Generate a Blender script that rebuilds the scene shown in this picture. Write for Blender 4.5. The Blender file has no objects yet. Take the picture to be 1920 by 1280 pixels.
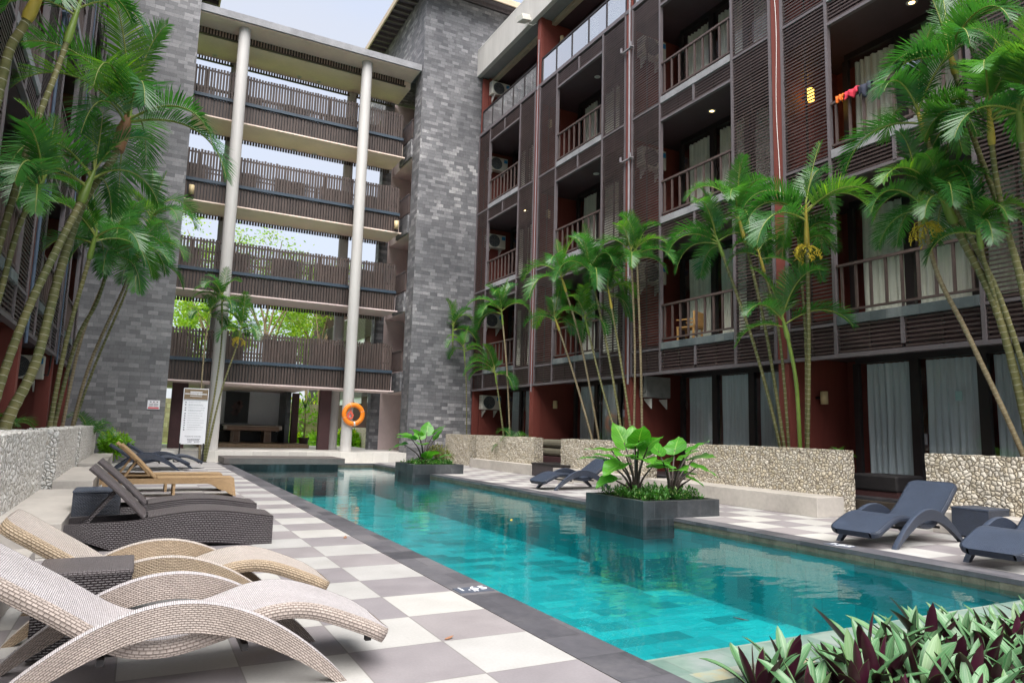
import bpy, math, random
import numpy as np
from mathutils import Vector, Matrix
R = math.radians
random.seed(7)
scene = bpy.context.scene
COL = scene.collection

# ------------------------------------------------------------------ camera
CAM = Vector((-2.283, -3.438, 1.255))
YAW, PITCH, ROLL, FPX = 0.484485, 0.128545, 0.027128, 1306.1
_f = Vector((math.sin(YAW)*math.cos(PITCH), math.cos(YAW)*math.cos(PITCH), math.sin(PITCH)))
_r = Vector((math.cos(YAW), -math.sin(YAW), 0)); _u = _r.cross(_f)
_r2 = math.cos(ROLL)*_r + math.sin(ROLL)*_u; _u2 = math.cos(ROLL)*_u - math.sin(ROLL)*_r
cam = bpy.data.cameras.new('camera'); camo = bpy.data.objects.new('camera', cam); COL.objects.link(camo)
cam.sensor_width = 36; cam.lens = FPX/1920*36; cam.clip_start = .05; cam.clip_end = 2000
camo.matrix_world = Matrix(((_r2.x, _u2.x, -_f.x, CAM.x), (_r2.y, _u2.y, -_f.y, CAM.y), (_r2.z, _u2.z, -_f.z, CAM.z), (0, 0, 0, 1)))
scene.camera = camo

# ------------------------------------------------------------------ sky, sun, exposure
SUN_EL, SUN_AZ = R(64), R(206)          # azimuth measured clockwise from +Y
wd = bpy.data.worlds.new('World'); scene.world = wd; wd.use_nodes = True
wn = wd.node_tree; bg = wn.nodes['Background']
sky = wn.nodes.new('ShaderNodeTexSky'); sky.sky_type = 'NISHITA'; sky.sun_disc = False
sky.sun_elevation = SUN_EL; sky.sun_rotation = SUN_AZ
sky.air_density = 1.0; sky.dust_density = 2.5; sky.ozone_density = 1.5
def _w(t, **k):
    x = wn.nodes.new('ShaderNode'+t)
    for a, b in k.items(): setattr(x, a, b)
    return x
# thin high cloud veil over the blue
_tc = _w('TexCoord'); _mp = _w('Mapping'); _mp.inputs['Scale'].default_value = (1.2, 1.2, 3)
_ns = _w('TexNoise'); _ns.inputs['Scale'].default_value = 1.8; _ns.inputs['Detail'].default_value = 7
_cr = _w('ValToRGB'); _cr.color_ramp.elements[0].position = .30; _cr.color_ramp.elements[0].color = (.72, .72, .72, 1); _cr.color_ramp.elements[1].position = .68; _cr.color_ramp.elements[1].color = (.96, .96, .96, 1)
_mx = _w('Mix', data_type='RGBA'); _mx.inputs[7].default_value = (1.8, 1.88, 2.1, 1)
wn.links.new(_tc.outputs['Generated'], _mp.inputs[0]); wn.links.new(_mp.outputs[0], _ns.inputs['Vector']); wn.links.new(_ns.outputs[0], _cr.inputs[0])
wn.links.new(_cr.outputs[0], _mx.inputs[0]); wn.links.new(sky.outputs[0], _mx.inputs[6]); wn.links.new(_mx.outputs[2], bg.inputs[0]); bg.inputs[1].default_value = .15
sl = bpy.data.lights.new('sun', 'SUN'); slo = bpy.data.objects.new('sun', sl); COL.objects.link(slo)
sl.energy = 4.1; sl.angle = R(75); sl.color = (1, .965, .92)
sd = Vector((math.sin(SUN_AZ)*math.cos(SUN_EL), math.cos(SUN_AZ)*math.cos(SUN_EL), math.sin(SUN_EL)))
slo.rotation_euler = sd.to_track_quat('Z', 'Y').to_euler()
vs = scene.view_settings; vs.view_transform = 'Standard'; vs.look = 'None'; vs.gamma = 1; vs.exposure = 1.5
scene.cycles.max_bounces = 8; scene.cycles.transparent_max_bounces = 16
scene.cycles.use_adaptive_sampling = True; scene.cycles.adaptive_threshold = .02
scene.cycles.use_denoising = True

# ------------------------------------------------------------------ material helpers
class NT:
    def __init__(s, name):
        s.m = bpy.data.materials.new(name); s.m.use_nodes = True; s.t = s.m.node_tree; s.t.nodes.clear()
        s.out = s.t.nodes.new('ShaderNodeOutputMaterial')
    def n(s, typ, ins=None, **at):
        x = s.t.nodes.new('ShaderNode'+typ)
        for k, v in at.items(): setattr(x, k, v)
        for k, v in (ins or {}).items():
            if isinstance(v, bpy.types.NodeSocket): s.t.links.new(v, x.inputs[k])
            else: x.inputs[k].default_value = v
        return x
    def ma(s, op, a, b=0.0, c=0.0): return s.n('Math', {0: a, 1: b, 2: c}, operation=op).outputs[0]
    def mix(s, f, a, b, bt='MIX'):
        x = s.n('Mix', data_type='RGBA', blend_type=bt)
        for i, v in ((0, f), (6, a), (7, b)):
            if isinstance(v, bpy.types.NodeSocket): s.t.links.new(v, x.inputs[i])
            else: x.inputs[i].default_value = v if i == 0 else tuple(v)+((1,) if len(v) == 3 else ())
        return x.outputs[2]
    def ramp(s, f, stops, interp='LINEAR'):
        x = s.n('ValToRGB', {0: f}); cr = x.color_ramp; cr.interpolation = interp
        while len(cr.elements) < len(stops): cr.elements.new(.5)
        for e, (p, c) in zip(cr.elements, stops):
            e.position = p; e.color = (c, c, c, 1) if isinstance(c, (int, float)) else tuple(c)+(1,)
        return x.outputs[0]
    def noise(s, vec, scale, detail=4, rough=.55):
        return s.n('TexNoise', {'Vector': vec, 'Scale': scale, 'Detail': detail, 'Roughness': rough}).outputs[0]
    def uv(s): return s.n('UVMap').outputs[0]
    def obj(s): return s.n('TexCoord').outputs['Object']
    def geo(s): return s.n('NewGeometry').outputs['Position']
    def bump(s, h, st=.5, dist=.01): return s.n('Bump', {'Height': h, 'Strength': st, 'Distance': dist}).outputs[0]
    def pbr(s, col, rough=.6, bump=None, metal=0, spec=.5, **kw):
        p = s.n('BsdfPrincipled'); i = {'Base Color': col, 'Roughness': rough, 'Metallic': metal, 'Specular IOR Level': spec}
        i.update(kw)
        if bump is not None: i['Normal'] = bump
        for k, v in i.items():
            if isinstance(v, bpy.types.NodeSocket): s.t.links.new(v, p.inputs[k])
            elif k == 'Base Color' and len(v) == 3: p.inputs[k].default_value = tuple(v)+(1,)
            else: p.inputs[k].default_value = v
        s.t.links.new(p.outputs[0], s.out.inputs[0]); return s.m
    def surf(s, sh): s.t.links.new(sh, s.out.inputs[0]); return s.m

def plain(name, col, rough=.6, var=.18, scale=3, bumps=.0, metal=0, spec=.4, streak=False):
    """painted or plain surface with soft blotches and a little dirt"""
    n = NT(name); g = n.geo()
    if streak: g = n.n('VectorMath', {0: g, 1: (1, 1, .12)}, operation='MULTIPLY').outputs[0]
    a = n.noise(g, scale, 5, .6); b = n.noise(g, scale*9, 3, .6)
    f = n.ma('ADD', n.ma('MULTIPLY', a, .7), n.ma('MULTIPLY', b, .3))
    c = n.mix(n.ramp(f, [(.3, 0.), (.7, 1.)]), tuple(x*(1-var) for x in col), tuple(min(1, x*(1+var*.6)) for x in col))
    bp = n.bump(b, bumps, .01) if bumps else None
    return n.pbr(c, rough, bp, metal, spec)

def m_tiles(name, x0, y0, tx=.5718, ty=.6, parity=0):
    n = NT(name); g = n.geo(); s = n.n('SeparateXYZ', {0: g})
    u = n.ma('DIVIDE', n.ma('SUBTRACT', s.outputs[0], x0), tx); v = n.ma('DIVIDE', n.ma('SUBTRACT', s.outputs[1], y0), ty)
    fu, fv = n.ma('FLOOR', u), n.ma('FLOOR', v)
    chk = n.ma('FLOORED_MODULO', n.ma('ADD', n.ma('ADD', fu, fv), float(parity)), 2.)
    cell = n.n('CombineXYZ', {0: fu, 1: fv}).outputs[0]
    rnd = n.n('TexWhiteNoise', {'Vector': cell}, noise_dimensions='3D').outputs[0]
    ns = n.noise(g, 2.2, 6, .65); nf = n.noise(g, 60, 3, .7); sp = n.noise(g, 9, 5, .7)
    light = n.mix(n.ramp(ns, [(.3, 0.), (.75, 1.)]), (.385, .378, .362), (.455, .447, .433))
    dark = n.mix(n.ramp(ns, [(.3, 0.), (.75, 1.)]), (.225, .205, .213), (.29, .268, .275))
    c = n.mix(chk, dark, light)
    c = n.mix(1., c, n.ramp(rnd, [(0, (.88, .88, .9)), (1, (1.06, 1.05, 1.03))]), 'MULTIPLY')
    c = n.mix(1., c, n.ramp(nf, [(.25, (.9, .9, .9)), (.75, (1.06, 1.06, 1.06))]), 'MULTIPLY')
    c = n.mix(n.ramp(sp, [(.62, 0.), (.8, .35)]), c, (.22, .2, .185))
    eu = n.ma('ABSOLUTE', n.ma('SUBTRACT', n.ma('FRACT', u), .5)); ev = n.ma('ABSOLUTE', n.ma('SUBTRACT', n.ma('FRACT', v), .5))
    gr = n.ma('GREATER_THAN', n.ma('MAXIMUM', eu, ev), .493)
    c = n.mix(gr, c, (.2, .185, .18))
    h = n.ma('ADD', n.ma('MULTIPLY', gr, -1.), n.ma('MULTIPLY', nf, .25))
    return n.pbr(c, n.ramp(ns, [(.3, .42), (.7, .62)]), n.bump(h, .25, .004))

def m_block(name, w, h, stops, mortar=(.05, .05, .055), off=.5, jit=.35, gap=.012, big=1.2, rough=.75, bumps=.5, weather=.5, wcol=(.3, .3, .32), lichen=0.):
    """coursed slabs with a colour of their own each, UV in metres"""
    n = NT(name); uv = n.uv(); s = n.n('SeparateXYZ', {0: uv}); g = n.geo()
    v = n.ma('DIVIDE', s.outputs[1], h); row = n.ma('FLOOR', v)
    rr = n.n('TexWhiteNoise', {'W': row}, noise_dimensions='1D').outputs[0]
    u = n.ma('ADD', n.ma('DIVIDE', s.outputs[0], w), n.ma('ADD', n.ma('MULTIPLY', n.ma('FLOORED_MODULO', row, 2.), off), n.ma('MULTIPLY', rr, jit)))
    col = n.ma('FLOOR', u)
    rnd = n.n('TexWhiteNoise', {'Vector': n.n('CombineXYZ', {0: col, 1: row}).outputs[0]}, noise_dimensions='3D').outputs[0]
    bigN = n.noise(g, big*.35, 4, .6); fine = n.noise(g, 14, 5, .7)
    f = n.ma('ADD', n.ma('MULTIPLY', rnd, .62), n.ma('MULTIPLY', n.ma('SUBTRACT', bigN, .5), 1.1)); f = n.ma('ADD', f, .19)
    f = n.ma('ADD', f, n.ma('MULTIPLY', n.ma('SUBTRACT', fine, .5), .5))
    c = n.ramp(f, stops)
    st = n.noise(n.n('VectorMath', {0: g, 1: (1.6, 1.6, .25)}, operation='MULTIPLY').outputs[0], 1.1, 6, .65)
    c = n.mix(n.ramp(st, [(.52, 0.), (.72, weather)]), c, wcol)
    if lichen:
        l = n.noise(g, 2.6, 6, .75); c = n.mix(n.ramp(l, [(.55, 0.), (.72, lichen)]), c, (.035, .04, .04))
    eu = n.ma('SUBTRACT', .5, n.ma('ABSOLUTE', n.ma('SUBTRACT', n.ma('FRACT', u), .5))); ev = n.ma('SUBTRACT', .5, n.ma('ABSOLUTE', n.ma('SUBTRACT', n.ma('FRACT', v), .5)))
    gr = n.ma('LESS_THAN', n.ma('MINIMUM', n.ma('MULTIPLY', eu, w), n.ma('MULTIPLY', ev, h)), gap/2)
    c = n.mix(n.ma('MULTIPLY', gr, .75), c, mortar)
    hh = n.ma('ADD', n.ma('MULTIPLY', gr, -.8), n.ma('ADD', n.ma('MULTIPLY', rnd, .6), n.ma('MULTIPLY', fine, .5)))
    return n.pbr(c, rough, n.bump(hh, bumps, .012))

def m_rubble(name, scale, cols, joint=(.1, .085, .07), jw=.055, bumps=1., stain=.35):
    n = NT(name); g = n.geo()
    wob = n.n('VectorMath', {0: g, 1: n.n('VectorMath', {0: n.n('TexNoise', {'Vector': g, 'Scale': scale*1.2, 'Detail': 3}).outputs[1], 1: (.045, .045, .045)}, operation='MULTIPLY').outputs[0]}, operation='ADD').outputs[0]
    e = n.n('TexVoronoi', {'Vector': wob, 'Scale': scale, 'Randomness': .85}, feature='DISTANCE_TO_EDGE').outputs[0]
    v = n.n('TexVoronoi', {'Vector': wob, 'Scale': scale, 'Randomness': .85}, feature='F1')
    rnd = n.n('SeparateXYZ', {0: v.outputs['Color']}).outputs[0]
    fine = n.noise(g, scale*5, 6, .7)
    c = n.ramp(n.ma('ADD', n.ma('MULTIPLY', rnd, .7), n.ma('MULTIPLY', fine, .35)), [(i/(len(cols)-1), x) for i, x in enumerate(cols)])
    pit = n.noise(g, scale*2.4, 5, .7)
    c = n.mix(n.ramp(pit, [(.55, 0.), (.75, stain)]), c, (.27, .22, .17))
    j = n.ramp(e, [(jw*.25, 1.), (jw, 0.)])
    c = n.mix(j, c, joint)
    h = n.ma('ADD', n.ramp(e, [(0, 0.), (.12, .65), (.35, 1.)]), n.ma('MULTIPLY', fine, .35))
    return n.pbr(c, .85, n.bump(h, bumps, .03), spec=.25)

def m_wicker(name, a, b, w=.034, h=.0135, rough=.5):
    n = NT(name); s = n.n('SeparateXYZ', {0: n.uv()}); g = n.geo()
    v = n.ma('DIVIDE', s.outputs[1], h); row = n.ma('FLOOR', v)
    u = n.ma('ADD', n.ma('DIVIDE', s.outputs[0], w), n.ma('MULTIPLY', n.ma('FLOORED_MODULO', row, 2.), .5))
    pu = n.ma('MULTIPLY', n.ma('SUBTRACT', n.ma('FRACT', u), .5), 2.); pv = n.ma('MULTIPLY', n.ma('SUBTRACT', n.ma('FRACT', v), .5), 2.)
    hu = n.ma('SUBTRACT', 1., n.ma('POWER', n.ma('ABSOLUTE', pu), 7.)); hv = n.ma('SUBTRACT', 1., n.ma('POWER', n.ma('ABSOLUTE', pv), 2.5))
    hh = n.ma('MULTIPLY', hu, hv)
    rnd = n.n('TexWhiteNoise', {'Vector': n.n('CombineXYZ', {0: n.ma('FLOOR', u), 1: row}).outputs[0]}, noise_dimensions='3D').outputs[0]
    c = n.mix(n.ramp(hh, [(.06, 0.), (.62, 1.)]), b, a)
    c = n.mix(1., c, n.ramp(rnd, [(0, (.86, .86, .86)), (1, (1.08, 1.08, 1.08))]), 'MULTIPLY')
    d = n.noise(g, 3.5, 4, .6); c = n.mix(1., c, n.ramp(d, [(.3, (.88, .87, .86)), (.7, (1.04, 1.04, 1.04))]), 'MULTIPLY')
    return n.pbr(c, rough, n.bump(hh, .8, .006), spec=.45)

def m_leaf(name, a, b, yellow=(.25, .30, .02), gloss=.35, transl=.35, vein=None):
    n = NT(name); g = n.geo(); at = n.n('Attribute', attribute_name='tint', attribute_type='GEOMETRY').outputs['Fac']
    ns = n.noise(g, 2.3, 4, .6)
    c = n.mix(n.ramp(ns, [(.3, 0.), (.7, 1.)]), a, b)
    c = n.mix(n.ramp(at, [(.0, 0.), (.6, .12), (1., .95)]), c, yellow)
    if vein:
        q = n.n('SeparateXYZ', {0: n.uv()}); au = n.ma('ABSOLUTE', n.ma('SUBTRACT', q.outputs[0], .5))
        if vein == 'ribs':
            fr = n.ma('ABSOLUTE', n.ma('SUBTRACT', n.ma('FRACT', n.ma('SUBTRACT', n.ma('MULTIPLY', q.outputs[1], 9.), n.ma('MULTIPLY', au, 5.))), .5))
            k = n.ma('MAXIMUM', n.ramp(fr, [(0., 1.), (.07, 0.)]), n.ramp(au, [(.012, 1.), (.03, 0.)]))
            c = n.mix(n.ma('MULTIPLY', k, .55), c, (.30, .50, .12))
        else:
            st = n.noise(n.n('CombineXYZ', {0: n.ma('MULTIPLY', q.outputs[0], 9.), 1: n.ma('MULTIPLY', q.outputs[1], .5), 2: n.n('SeparateXYZ', {0: g}).outputs[0]}).outputs[0], 1.6, 3, .6)
            c = n.mix(n.ramp(st, [(.48, 0.), (.62, .5)]), c, (.27, .37, .22))
    nb = n.noise(g, 11, 4, .65); c = n.mix(n.ramp(nb, [(.62, 0.), (.8, .35)]), c, (.12, .085, .02))
    d = n.n('BsdfPrincipled', {'Base Color': c, 'Roughness': gloss, 'Specular IOR Level': .5})
    tc = n.mix(1., c, (1.25, 1.35, .55), 'MULTIPLY')
    t = n.n('BsdfTranslucent', {'Color': tc})
    return n.surf(n.n('MixShader', {0: transl, 1: d.outputs[0], 2: t.outputs[0]}).outputs[0])

def m_trunk(name, a, b, ring=(.5, .48, .4), pitch=.085, ringw=.14):
    n = NT(name); s = n.n('SeparateXYZ', {0: n.uv()}); g = n.geo()
    wob = n.ma('MULTIPLY', n.noise(g, 7, 3), .35)
    v = n.ma('ADD', n.ma('DIVIDE', s.outputs[1], pitch), wob)
    fr = n.ma('FRACT', v); k = n.ramp(fr, [(0, 1.), (ringw*.6, 1.), (ringw, 0.), (.97, 0.), (1., 1.)])
    ns = n.noise(g, 5, 6, .7); blot = n.noise(g, 1.1, 4, .6)
    c = n.mix(n.ramp(n.ma('ADD', n.ma('MULTIPLY', ns, .5), n.ma('MULTIPLY', blot, .5)), [(.35, 0.), (.62, 1.)]), a, b)
    lich = n.noise(g, 16, 5, .7); c = n.mix(n.ramp(lich, [(.6, 0.), (.72, .55)]), c, (.34, .33, .28))
    c = n.mix(n.ma('MULTIPLY', k, n.ma('ADD', .25, n.ma('MULTIPLY', blot, .7))), c, ring)
    return n.pbr(c, .7, n.bump(n.ma('ADD', k, n.ma('MULTIPLY', ns, .4)), .5, .01))

def m_emit(name, col, st):
    n = NT(name); return n.surf(n.n('Emission', {'Color': tuple(col)+(1,), 'Strength': st}).outputs[0])

def m_glass(name, tint=(.93, .97, .97), rough=.02, ior=1.45, base=.03):
    n = NT(name); fr = n.n('Fresnel', {'IOR': ior}).outputs[0]
    bf = n.n('NewGeometry').outputs['Backfacing']; f = n.ma('MULTIPLY', n.ma('ADD', fr, base), n.ma('SUBTRACT', 1., bf))
    gl = n.n('BsdfGlossy', {'Color': (1, 1, 1, 1), 'Roughness': rough}); tr = n.n('BsdfTransparent', {'Color': tuple(tint)+(1,)})
    return n.surf(n.n('MixShader', {0: f, 1: tr.outputs[0], 2: gl.outputs[0]}).outputs[0])

def m_water():
    n = NT('pool_water_surface'); g = n.geo()
    st = n.n('VectorMath', {0: g, 1: (1., 1.9, 1.)}, operation='MULTIPLY').outputs[0]
    h = n.ma('ADD', n.noise(st, 1.6, 2, .5), n.ma('MULTIPLY', n.noise(st, 6.5, 2, .5), .22))
    b = n.bump(h, .055, .12)
    fr = n.n('Fresnel', {'IOR': 1.33, 'Normal': b}).outputs[0]
    gl = n.n('BsdfGlossy', {'Color': (1, 1, 1, 1), 'Roughness': .015, 'Normal': b}); tr = n.n('BsdfTransparent', {'Color': (.62, .97, .98, 1)})
    return n.surf(n.n('MixShader', {0: fr, 1: tr.outputs[0], 2: gl.outputs[0]}).outputs[0])

def m_pooltile():
    n = NT('pool_tile'); s = n.n('SeparateXYZ', {0: n.uv()}); g = n.geo()
    v = n.ma('DIVIDE', s.outputs[1], .3); row = n.ma('FLOOR', v)
    u = n.ma('ADD', n.ma('DIVIDE', s.outputs[0], .45), n.ma('MULTIPLY', n.ma('FLOORED_MODULO', row, 2.), .5))
    rnd = n.n('TexWhiteNoise', {'Vector': n.n('CombineXYZ', {0: n.ma('FLOOR', u), 1: row}).outputs[0]}, noise_dimensions='3D').outputs[0]
    rnd2 = n.noise(g, .45, 4, .6)
    f = n.ma('ADD', n.ma('MULTIPLY', rnd, .55), n.ma('MULTIPLY', rnd2, .5))
    c = n.ramp(f, [(.12, (.008, .105, .118)), (.4, (.01, .26, .28)), (.7, (.014, .335, .355)), (.95, (.03, .41, .41))])
    blot = n.noise(g, 2.2, 5, .7); c = n.mix(n.ramp(blot, [(.58, 0.), (.78, .55)]), c, (.01, .27, .24))
    eu = n.ma('ABSOLUTE', n.ma('SUBTRACT', n.ma('FRACT', u), .5)); ev = n.ma('ABSOLUTE', n.ma('SUBTRACT', n.ma('FRACT', v), .5))
    gr = n.ma('GREATER_THAN', n.ma('MAXIMUM', n.ma('MULTIPLY', eu, 1.), ev), .485)
    c = n.mix(n.ma('MULTIPLY', gr, .4), c, (.02, .16, .19))
    return n.pbr(c, .5)

def m_curtain(name, col, tr=.3):
    n = NT(name); g = n.geo(); ns = n.noise(n.n('VectorMath', {0: g, 1: (6, 6, .25)}, operation='MULTIPLY').outputs[0], 2.2, 4, .6)
    c = n.mix(n.ramp(ns, [(.3, 0.), (.7, 1.)]), tuple(x*.78 for x in col), col)
    d = n.n('BsdfDiffuse', {'Color': c}); t = n.n('BsdfTranslucent', {'Color': c})
    return n.surf(n.n('MixShader', {0: tr, 1: d.outputs[0], 2: t.outputs[0]}).outputs[0])

def m_wood(name, a, b, scale=1., axis=(1, 1, 8), rough=.55, bumps=.2):
    n = NT(name); g = n.obj(); v = n.n('VectorMath', {0: g, 1: axis}, operation='MULTIPLY').outputs[0]
    ns = n.noise(v, 3*scale, 6, .65); bl = n.noise(n.geo(), .8, 4, .6)
    f = n.ma('ADD', n.ma('MULTIPLY', ns, .65), n.ma('MULTIPLY', bl, .35))
    return n.pbr(n.mix(n.ramp(f, [(.32, 0.), (.68, 1.)]), a, b), rough, n.bump(ns, bumps, .006))

M = {}
M['deck'] = m_tiles('deck_tile', 0, 0)
M['deck_r'] = m_tiles('deck_tile_right', 5.47, .18, .6, .6, 1)
M['coping'] = m_block('coping_stone', .62, .4, [(.2, (.045, .045, .053)), (.55, (.085, .083, .095)), (.85, (.13, .125, .135))], gap=.008, big=3, rough=.5, bumps=.2, weather=.3, wcol=(.16, .15, .15))
M['slate_soft'] = m_block('slate_cladding_even', .30, .135, [(.1, (.085, .086, .092)), (.45, (.125, .124, .132)), (.7, (.165, .163, .171)), (.97, (.25, .246, .255))], gap=.006, jit=.6, big=.8, weather=.3, wcol=(.17, .165, .17), lichen=.3)
M['slate'] = m_block('slate_cladding', .30, .135, [(.08, (.07, .071, .078)), (.4, (.115, .114, .123)), (.64, (.16, .158, .168)), (.82, (.25, .246, .255)), (.98, (.40, .39, .39))], gap=.008, jit=.6, big=1., weather=.4, wcol=(.17, .168, .176), lichen=.45, bumps=.9)
M['slate_dark'] = m_block('dark_slate_block', .46, .26, [(.15, (.014, .017, .020)), (.5, (.036, .041, .046)), (.75, (.07, .076, .082)), (.95, (.15, .155, .16))], gap=.012, big=4, rough=.35, bumps=.35, weather=.5, wcol=(.13, .14, .145), lichen=.5)
M['slate_sill'] = m_block('slate_sill_tile', .3, .2, [(.1, (.05, .065, .07)), (.5, (.10, .12, .125)), (.9, (.19, .205, .2))], gap=.006, big=4, bumps=.1)
M['rubble'] = m_rubble('rounded_limestone', 15.5, [(.46, .38, .26), (.60, .53, .41), (.66, .60, .50), (.74, .69, .60)], joint=(.19, .155, .115), jw=.07)
M['rubble_white'] = m_rubble('split_white_limestone', 13, [(.74, .71, .65), (.84, .82, .78), (.88, .87, .84)], joint=(.50, .45, .38), jw=.05, stain=.4)
M['bench'] = plain('pale_terrazzo', (.47, .435, .395), .5, .26, 1.7, .15)
M['platform_white'] = m_block('white_stone_tile', .6, .6, [(.2, (.50, .48, .45)), (.6, (.62, .6, .56)), (.9, (.68, .66, .63))], mortar=(.35, .33, .3), gap=.006, off=0, jit=0, big=2, rough=.45, bumps=.08, weather=.2, wcol=(.4, .38, .36))
M['platform_grey'] = plain('grey_stone_slab', (.105, .093, .09), .5, .25, 2.5, .15)
M['louver'] = m_wood('louver_wood', (.028, .0185, .0175), (.088, .060, .056), 1., (1, 1, 1), .45, .15)
M['frame'] = plain('mauve_grey_metal', (.125, .108, .116), .45, .2, 4, .05, spec=.5)
M['dark_frame'] = plain('dark_brown_metal', (.022, .017, .018), .4, .3, 4)
M['rail'] = plain('brown_rail_wood', (.085, .06, .055), .5, .3, 5)
M['red'] = plain('terracotta_paint', (.165, .038, .028), .7, .22, 1.5, .05, streak=True)
M['red_dark'] = plain('oxblood_paint', (.055, .022, .022), .7, .25, 1.5)
M['soffit'] = plain('plum_ceiling', (.075, .046, .052), .7, .2, 1.5)
M['white'] = plain('white_plaster', (.46, .445, .42), .65, .2, 1.3, .05, streak=True)
M['column'] = plain('cream_column_paint', (.47, .455, .44), .5, .2, 1.6, streak=True)
M['beige'] = plain('beige_plaster', (.68, .55, .53), .75, .12, 1.2)
M['warm'] = plain('warm_ceiling_plaster', (.82, .66, .57), .75, .12, 1.2)  # upper walkway soffits, warm bounced light put into the plaster colour
M['concrete'] = plain('weathered_concrete', (.25, .25, .265), .8, .35, 2.2, .2)
M['fascia_grey'] = plain('grey_soffit_board', (.22, .21, .215), .7, .15, 2)
M['eave_wood'] = m_wood('eave_timber', (.33, .26, .18), (.48, .40, .29), 1, (1, 1, 6))
M['eave_dark'] = m_wood('eave_lining', (.05, .045, .05), (.12, .10, .10), 2, (3, 3, 1))
M['slat'] = m_wood('weathered_slat_wood', (.019, .012, .010), (.088, .059, .049), 1., (4, 4, .6), .6, .3)
M['blue_steel'] = plain('blue_grey_steel', (.035, .055, .08), .45, .25, 4)
M['curtain'] = m_curtain('sheer_curtain', (.74, .79, .80), .1)
M['curtain_warm'] = m_curtain('cream_curtain', (.95, .92, .78), .1)  # upper floors, warm glow from the rooms put into the cloth colour
M['glass'] = m_glass('window_glass', (.95, .97, .98))
M['rail_glass'] = m_glass('rail_glass', (.72, .82, .86), .01, 2.3, .48)
M['water'] = m_water()
M['pool'] = m_pooltile()
M['ledge'] = m_block('green_pool_stone', .42, .3, [(.15, (.11, .18, .155)), (.5, (.19, .26, .225)), (.8, (.27, .31, .26)), (.97, (.36, .29, .13))], mortar=(.13, .17, .15), gap=.008, big=3, rough=.3, bumps=.1)
M['moss'] = plain('mossy_waterline', (.10, .098, .072), .7, .5, 7, .4)
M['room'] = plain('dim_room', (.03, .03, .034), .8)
M['step'] = m_block('dark_step_tile', .6, .6, [(.2, (.022, .022, .025)), (.8, (.05, .05, .055))], gap=.006, off=0, jit=0, rough=.35, bumps=.1)
M['ac'] = plain('ac_enamel', (.62, .59, .52), .45, .1, 3)
M['ac_dark'] = plain('ac_grille', (.06, .065, .075), .5)
M['ac_blue'] = plain('ac_sticker', (.03, .22, .46), .4)
M['ac_grey'] = plain('galvanised_back', (.22, .22, .21), .5, .3, 6)
M['wicker_white_top'] = m_wicker('pale_wicker_seat', (.65, .61, .62), (.42, .38, .385), .013, .009)
M['wicker_side'] = m_wicker('warm_wicker_side', (.42, .355, .315), (.19, .15, .13), .026, .0105)
M['wicker_tan2'] = m_wicker('beige_wicker', (.44, .34, .235), (.18, .13, .08), .026, .0105)
M['wicker_tan2_top'] = m_wicker('beige_wicker_seat', (.63, .56, .51), (.38, .32, .28), .014, .0105)
M['wicker_tan'] = m_wicker('honey_wicker', (.47, .31, .16), (.2, .12, .055), .03, .014)
M['wicker_dark'] = m_wicker('dark_brown_wicker', (.055, .044, .048), (.012, .009, .01), .034, .0145, .38)
M['wicker_dark_top'] = m_wicker('dark_brown_wicker_seat', (.125, .108, .112), (.045, .037, .039), .022, .014, .38)
M['wicker_navy'] = m_wicker('navy_wicker', (.03, .041, .068), (.009, .011, .019), .03, .014, .4)
M['wicker_navy_top'] = m_wicker('navy_wicker_seat', (.045, .062, .10), (.019, .025, .042), .02, .014, .38)
M['bolt'] = plain('dark_bracket', (.02, .018, .018), .5)
M['frond'] = m_leaf('palm_frond', (.018, .09, .028), (.05, .19, .036), (.26, .42, .03), .27, .40)
M['rachis'] = plain('frond_stem', (.20, .24, .045), .5, .25, 6)
M['trunk'] = m_trunk('ringed_palm_trunk', (.065, .08, .022), (.165, .15, .055), (.42, .41, .32), .095, .11)
M['trunk_brown'] = m_trunk('brown_ringed_trunk', (.12, .095, .045), (.25, .195, .115), (.40, .36, .27), .075, .12)
M['crownshaft'] = plain('crownshaft', (.16, .24, .045), .4, .45, 3, streak=True)
M['crownshaft_yellow'] = plain('yellow_crownshaft', (.42, .33, .06), .4, .45, 3, streak=True)
M['sheath'] = plain('dry_sheath', (.30, .15, .085), .6, .4, 5)
M['blossom'] = plain('palm_blossom', (.50, .38, .03), .6, .3, 8)
M['big_leaf'] = m_leaf('elephant_ear_leaf', (.028, .165, .016), (.07, .28, .022), (.26, .40, .03), .36, .35, 'ribs')
M['purple_stem'] = plain('purple_stalk', (.05, .035, .03), .5, .4, 8)
M['cover_leaf'] = m_leaf('ground_cover_leaf', (.03, .12, .018), (.07, .24, .03), (.36, .42, .2), .4, .3)
M['shrub_leaf'] = m_leaf('golden_shrub_leaf', (.09, .28, .01), (.22, .46, .015), (.62, .60, .02), .4, .4)
M['dry_leaf'] = m_leaf('olive_shrub_leaf', (.10, .12, .03), (.20, .22, .06), (.38, .32, .12), .5, .3)
M['rhoeo_top'] = m_leaf('striped_green_leaf', (.03, .115, .04), (.085, .21, .085), (.42, .46, .12), .38, .15, 'stripes')
M['rhoeo_under'] = m_leaf('maroon_leaf_back', (.045, .008, .022), (.09, .014, .04), (.09, .03, .02), .38, .12)
M['tree_leaf'] = m_leaf('garden_tree_leaf', (.10, .22, .02), (.22, .36, .03), (.50, .52, .04), .5, .5)
M['bark'] = plain('garden_bark', (.26, .19, .12), .85, .4, 5, .4)
M['soil'] = plain('dark_soil', (.035, .026, .018), .9, .5, 9, .6)
M['lawn'] = plain('lawn_turf', (.22, .42, .02), .9, .35, 5, .4)
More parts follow.
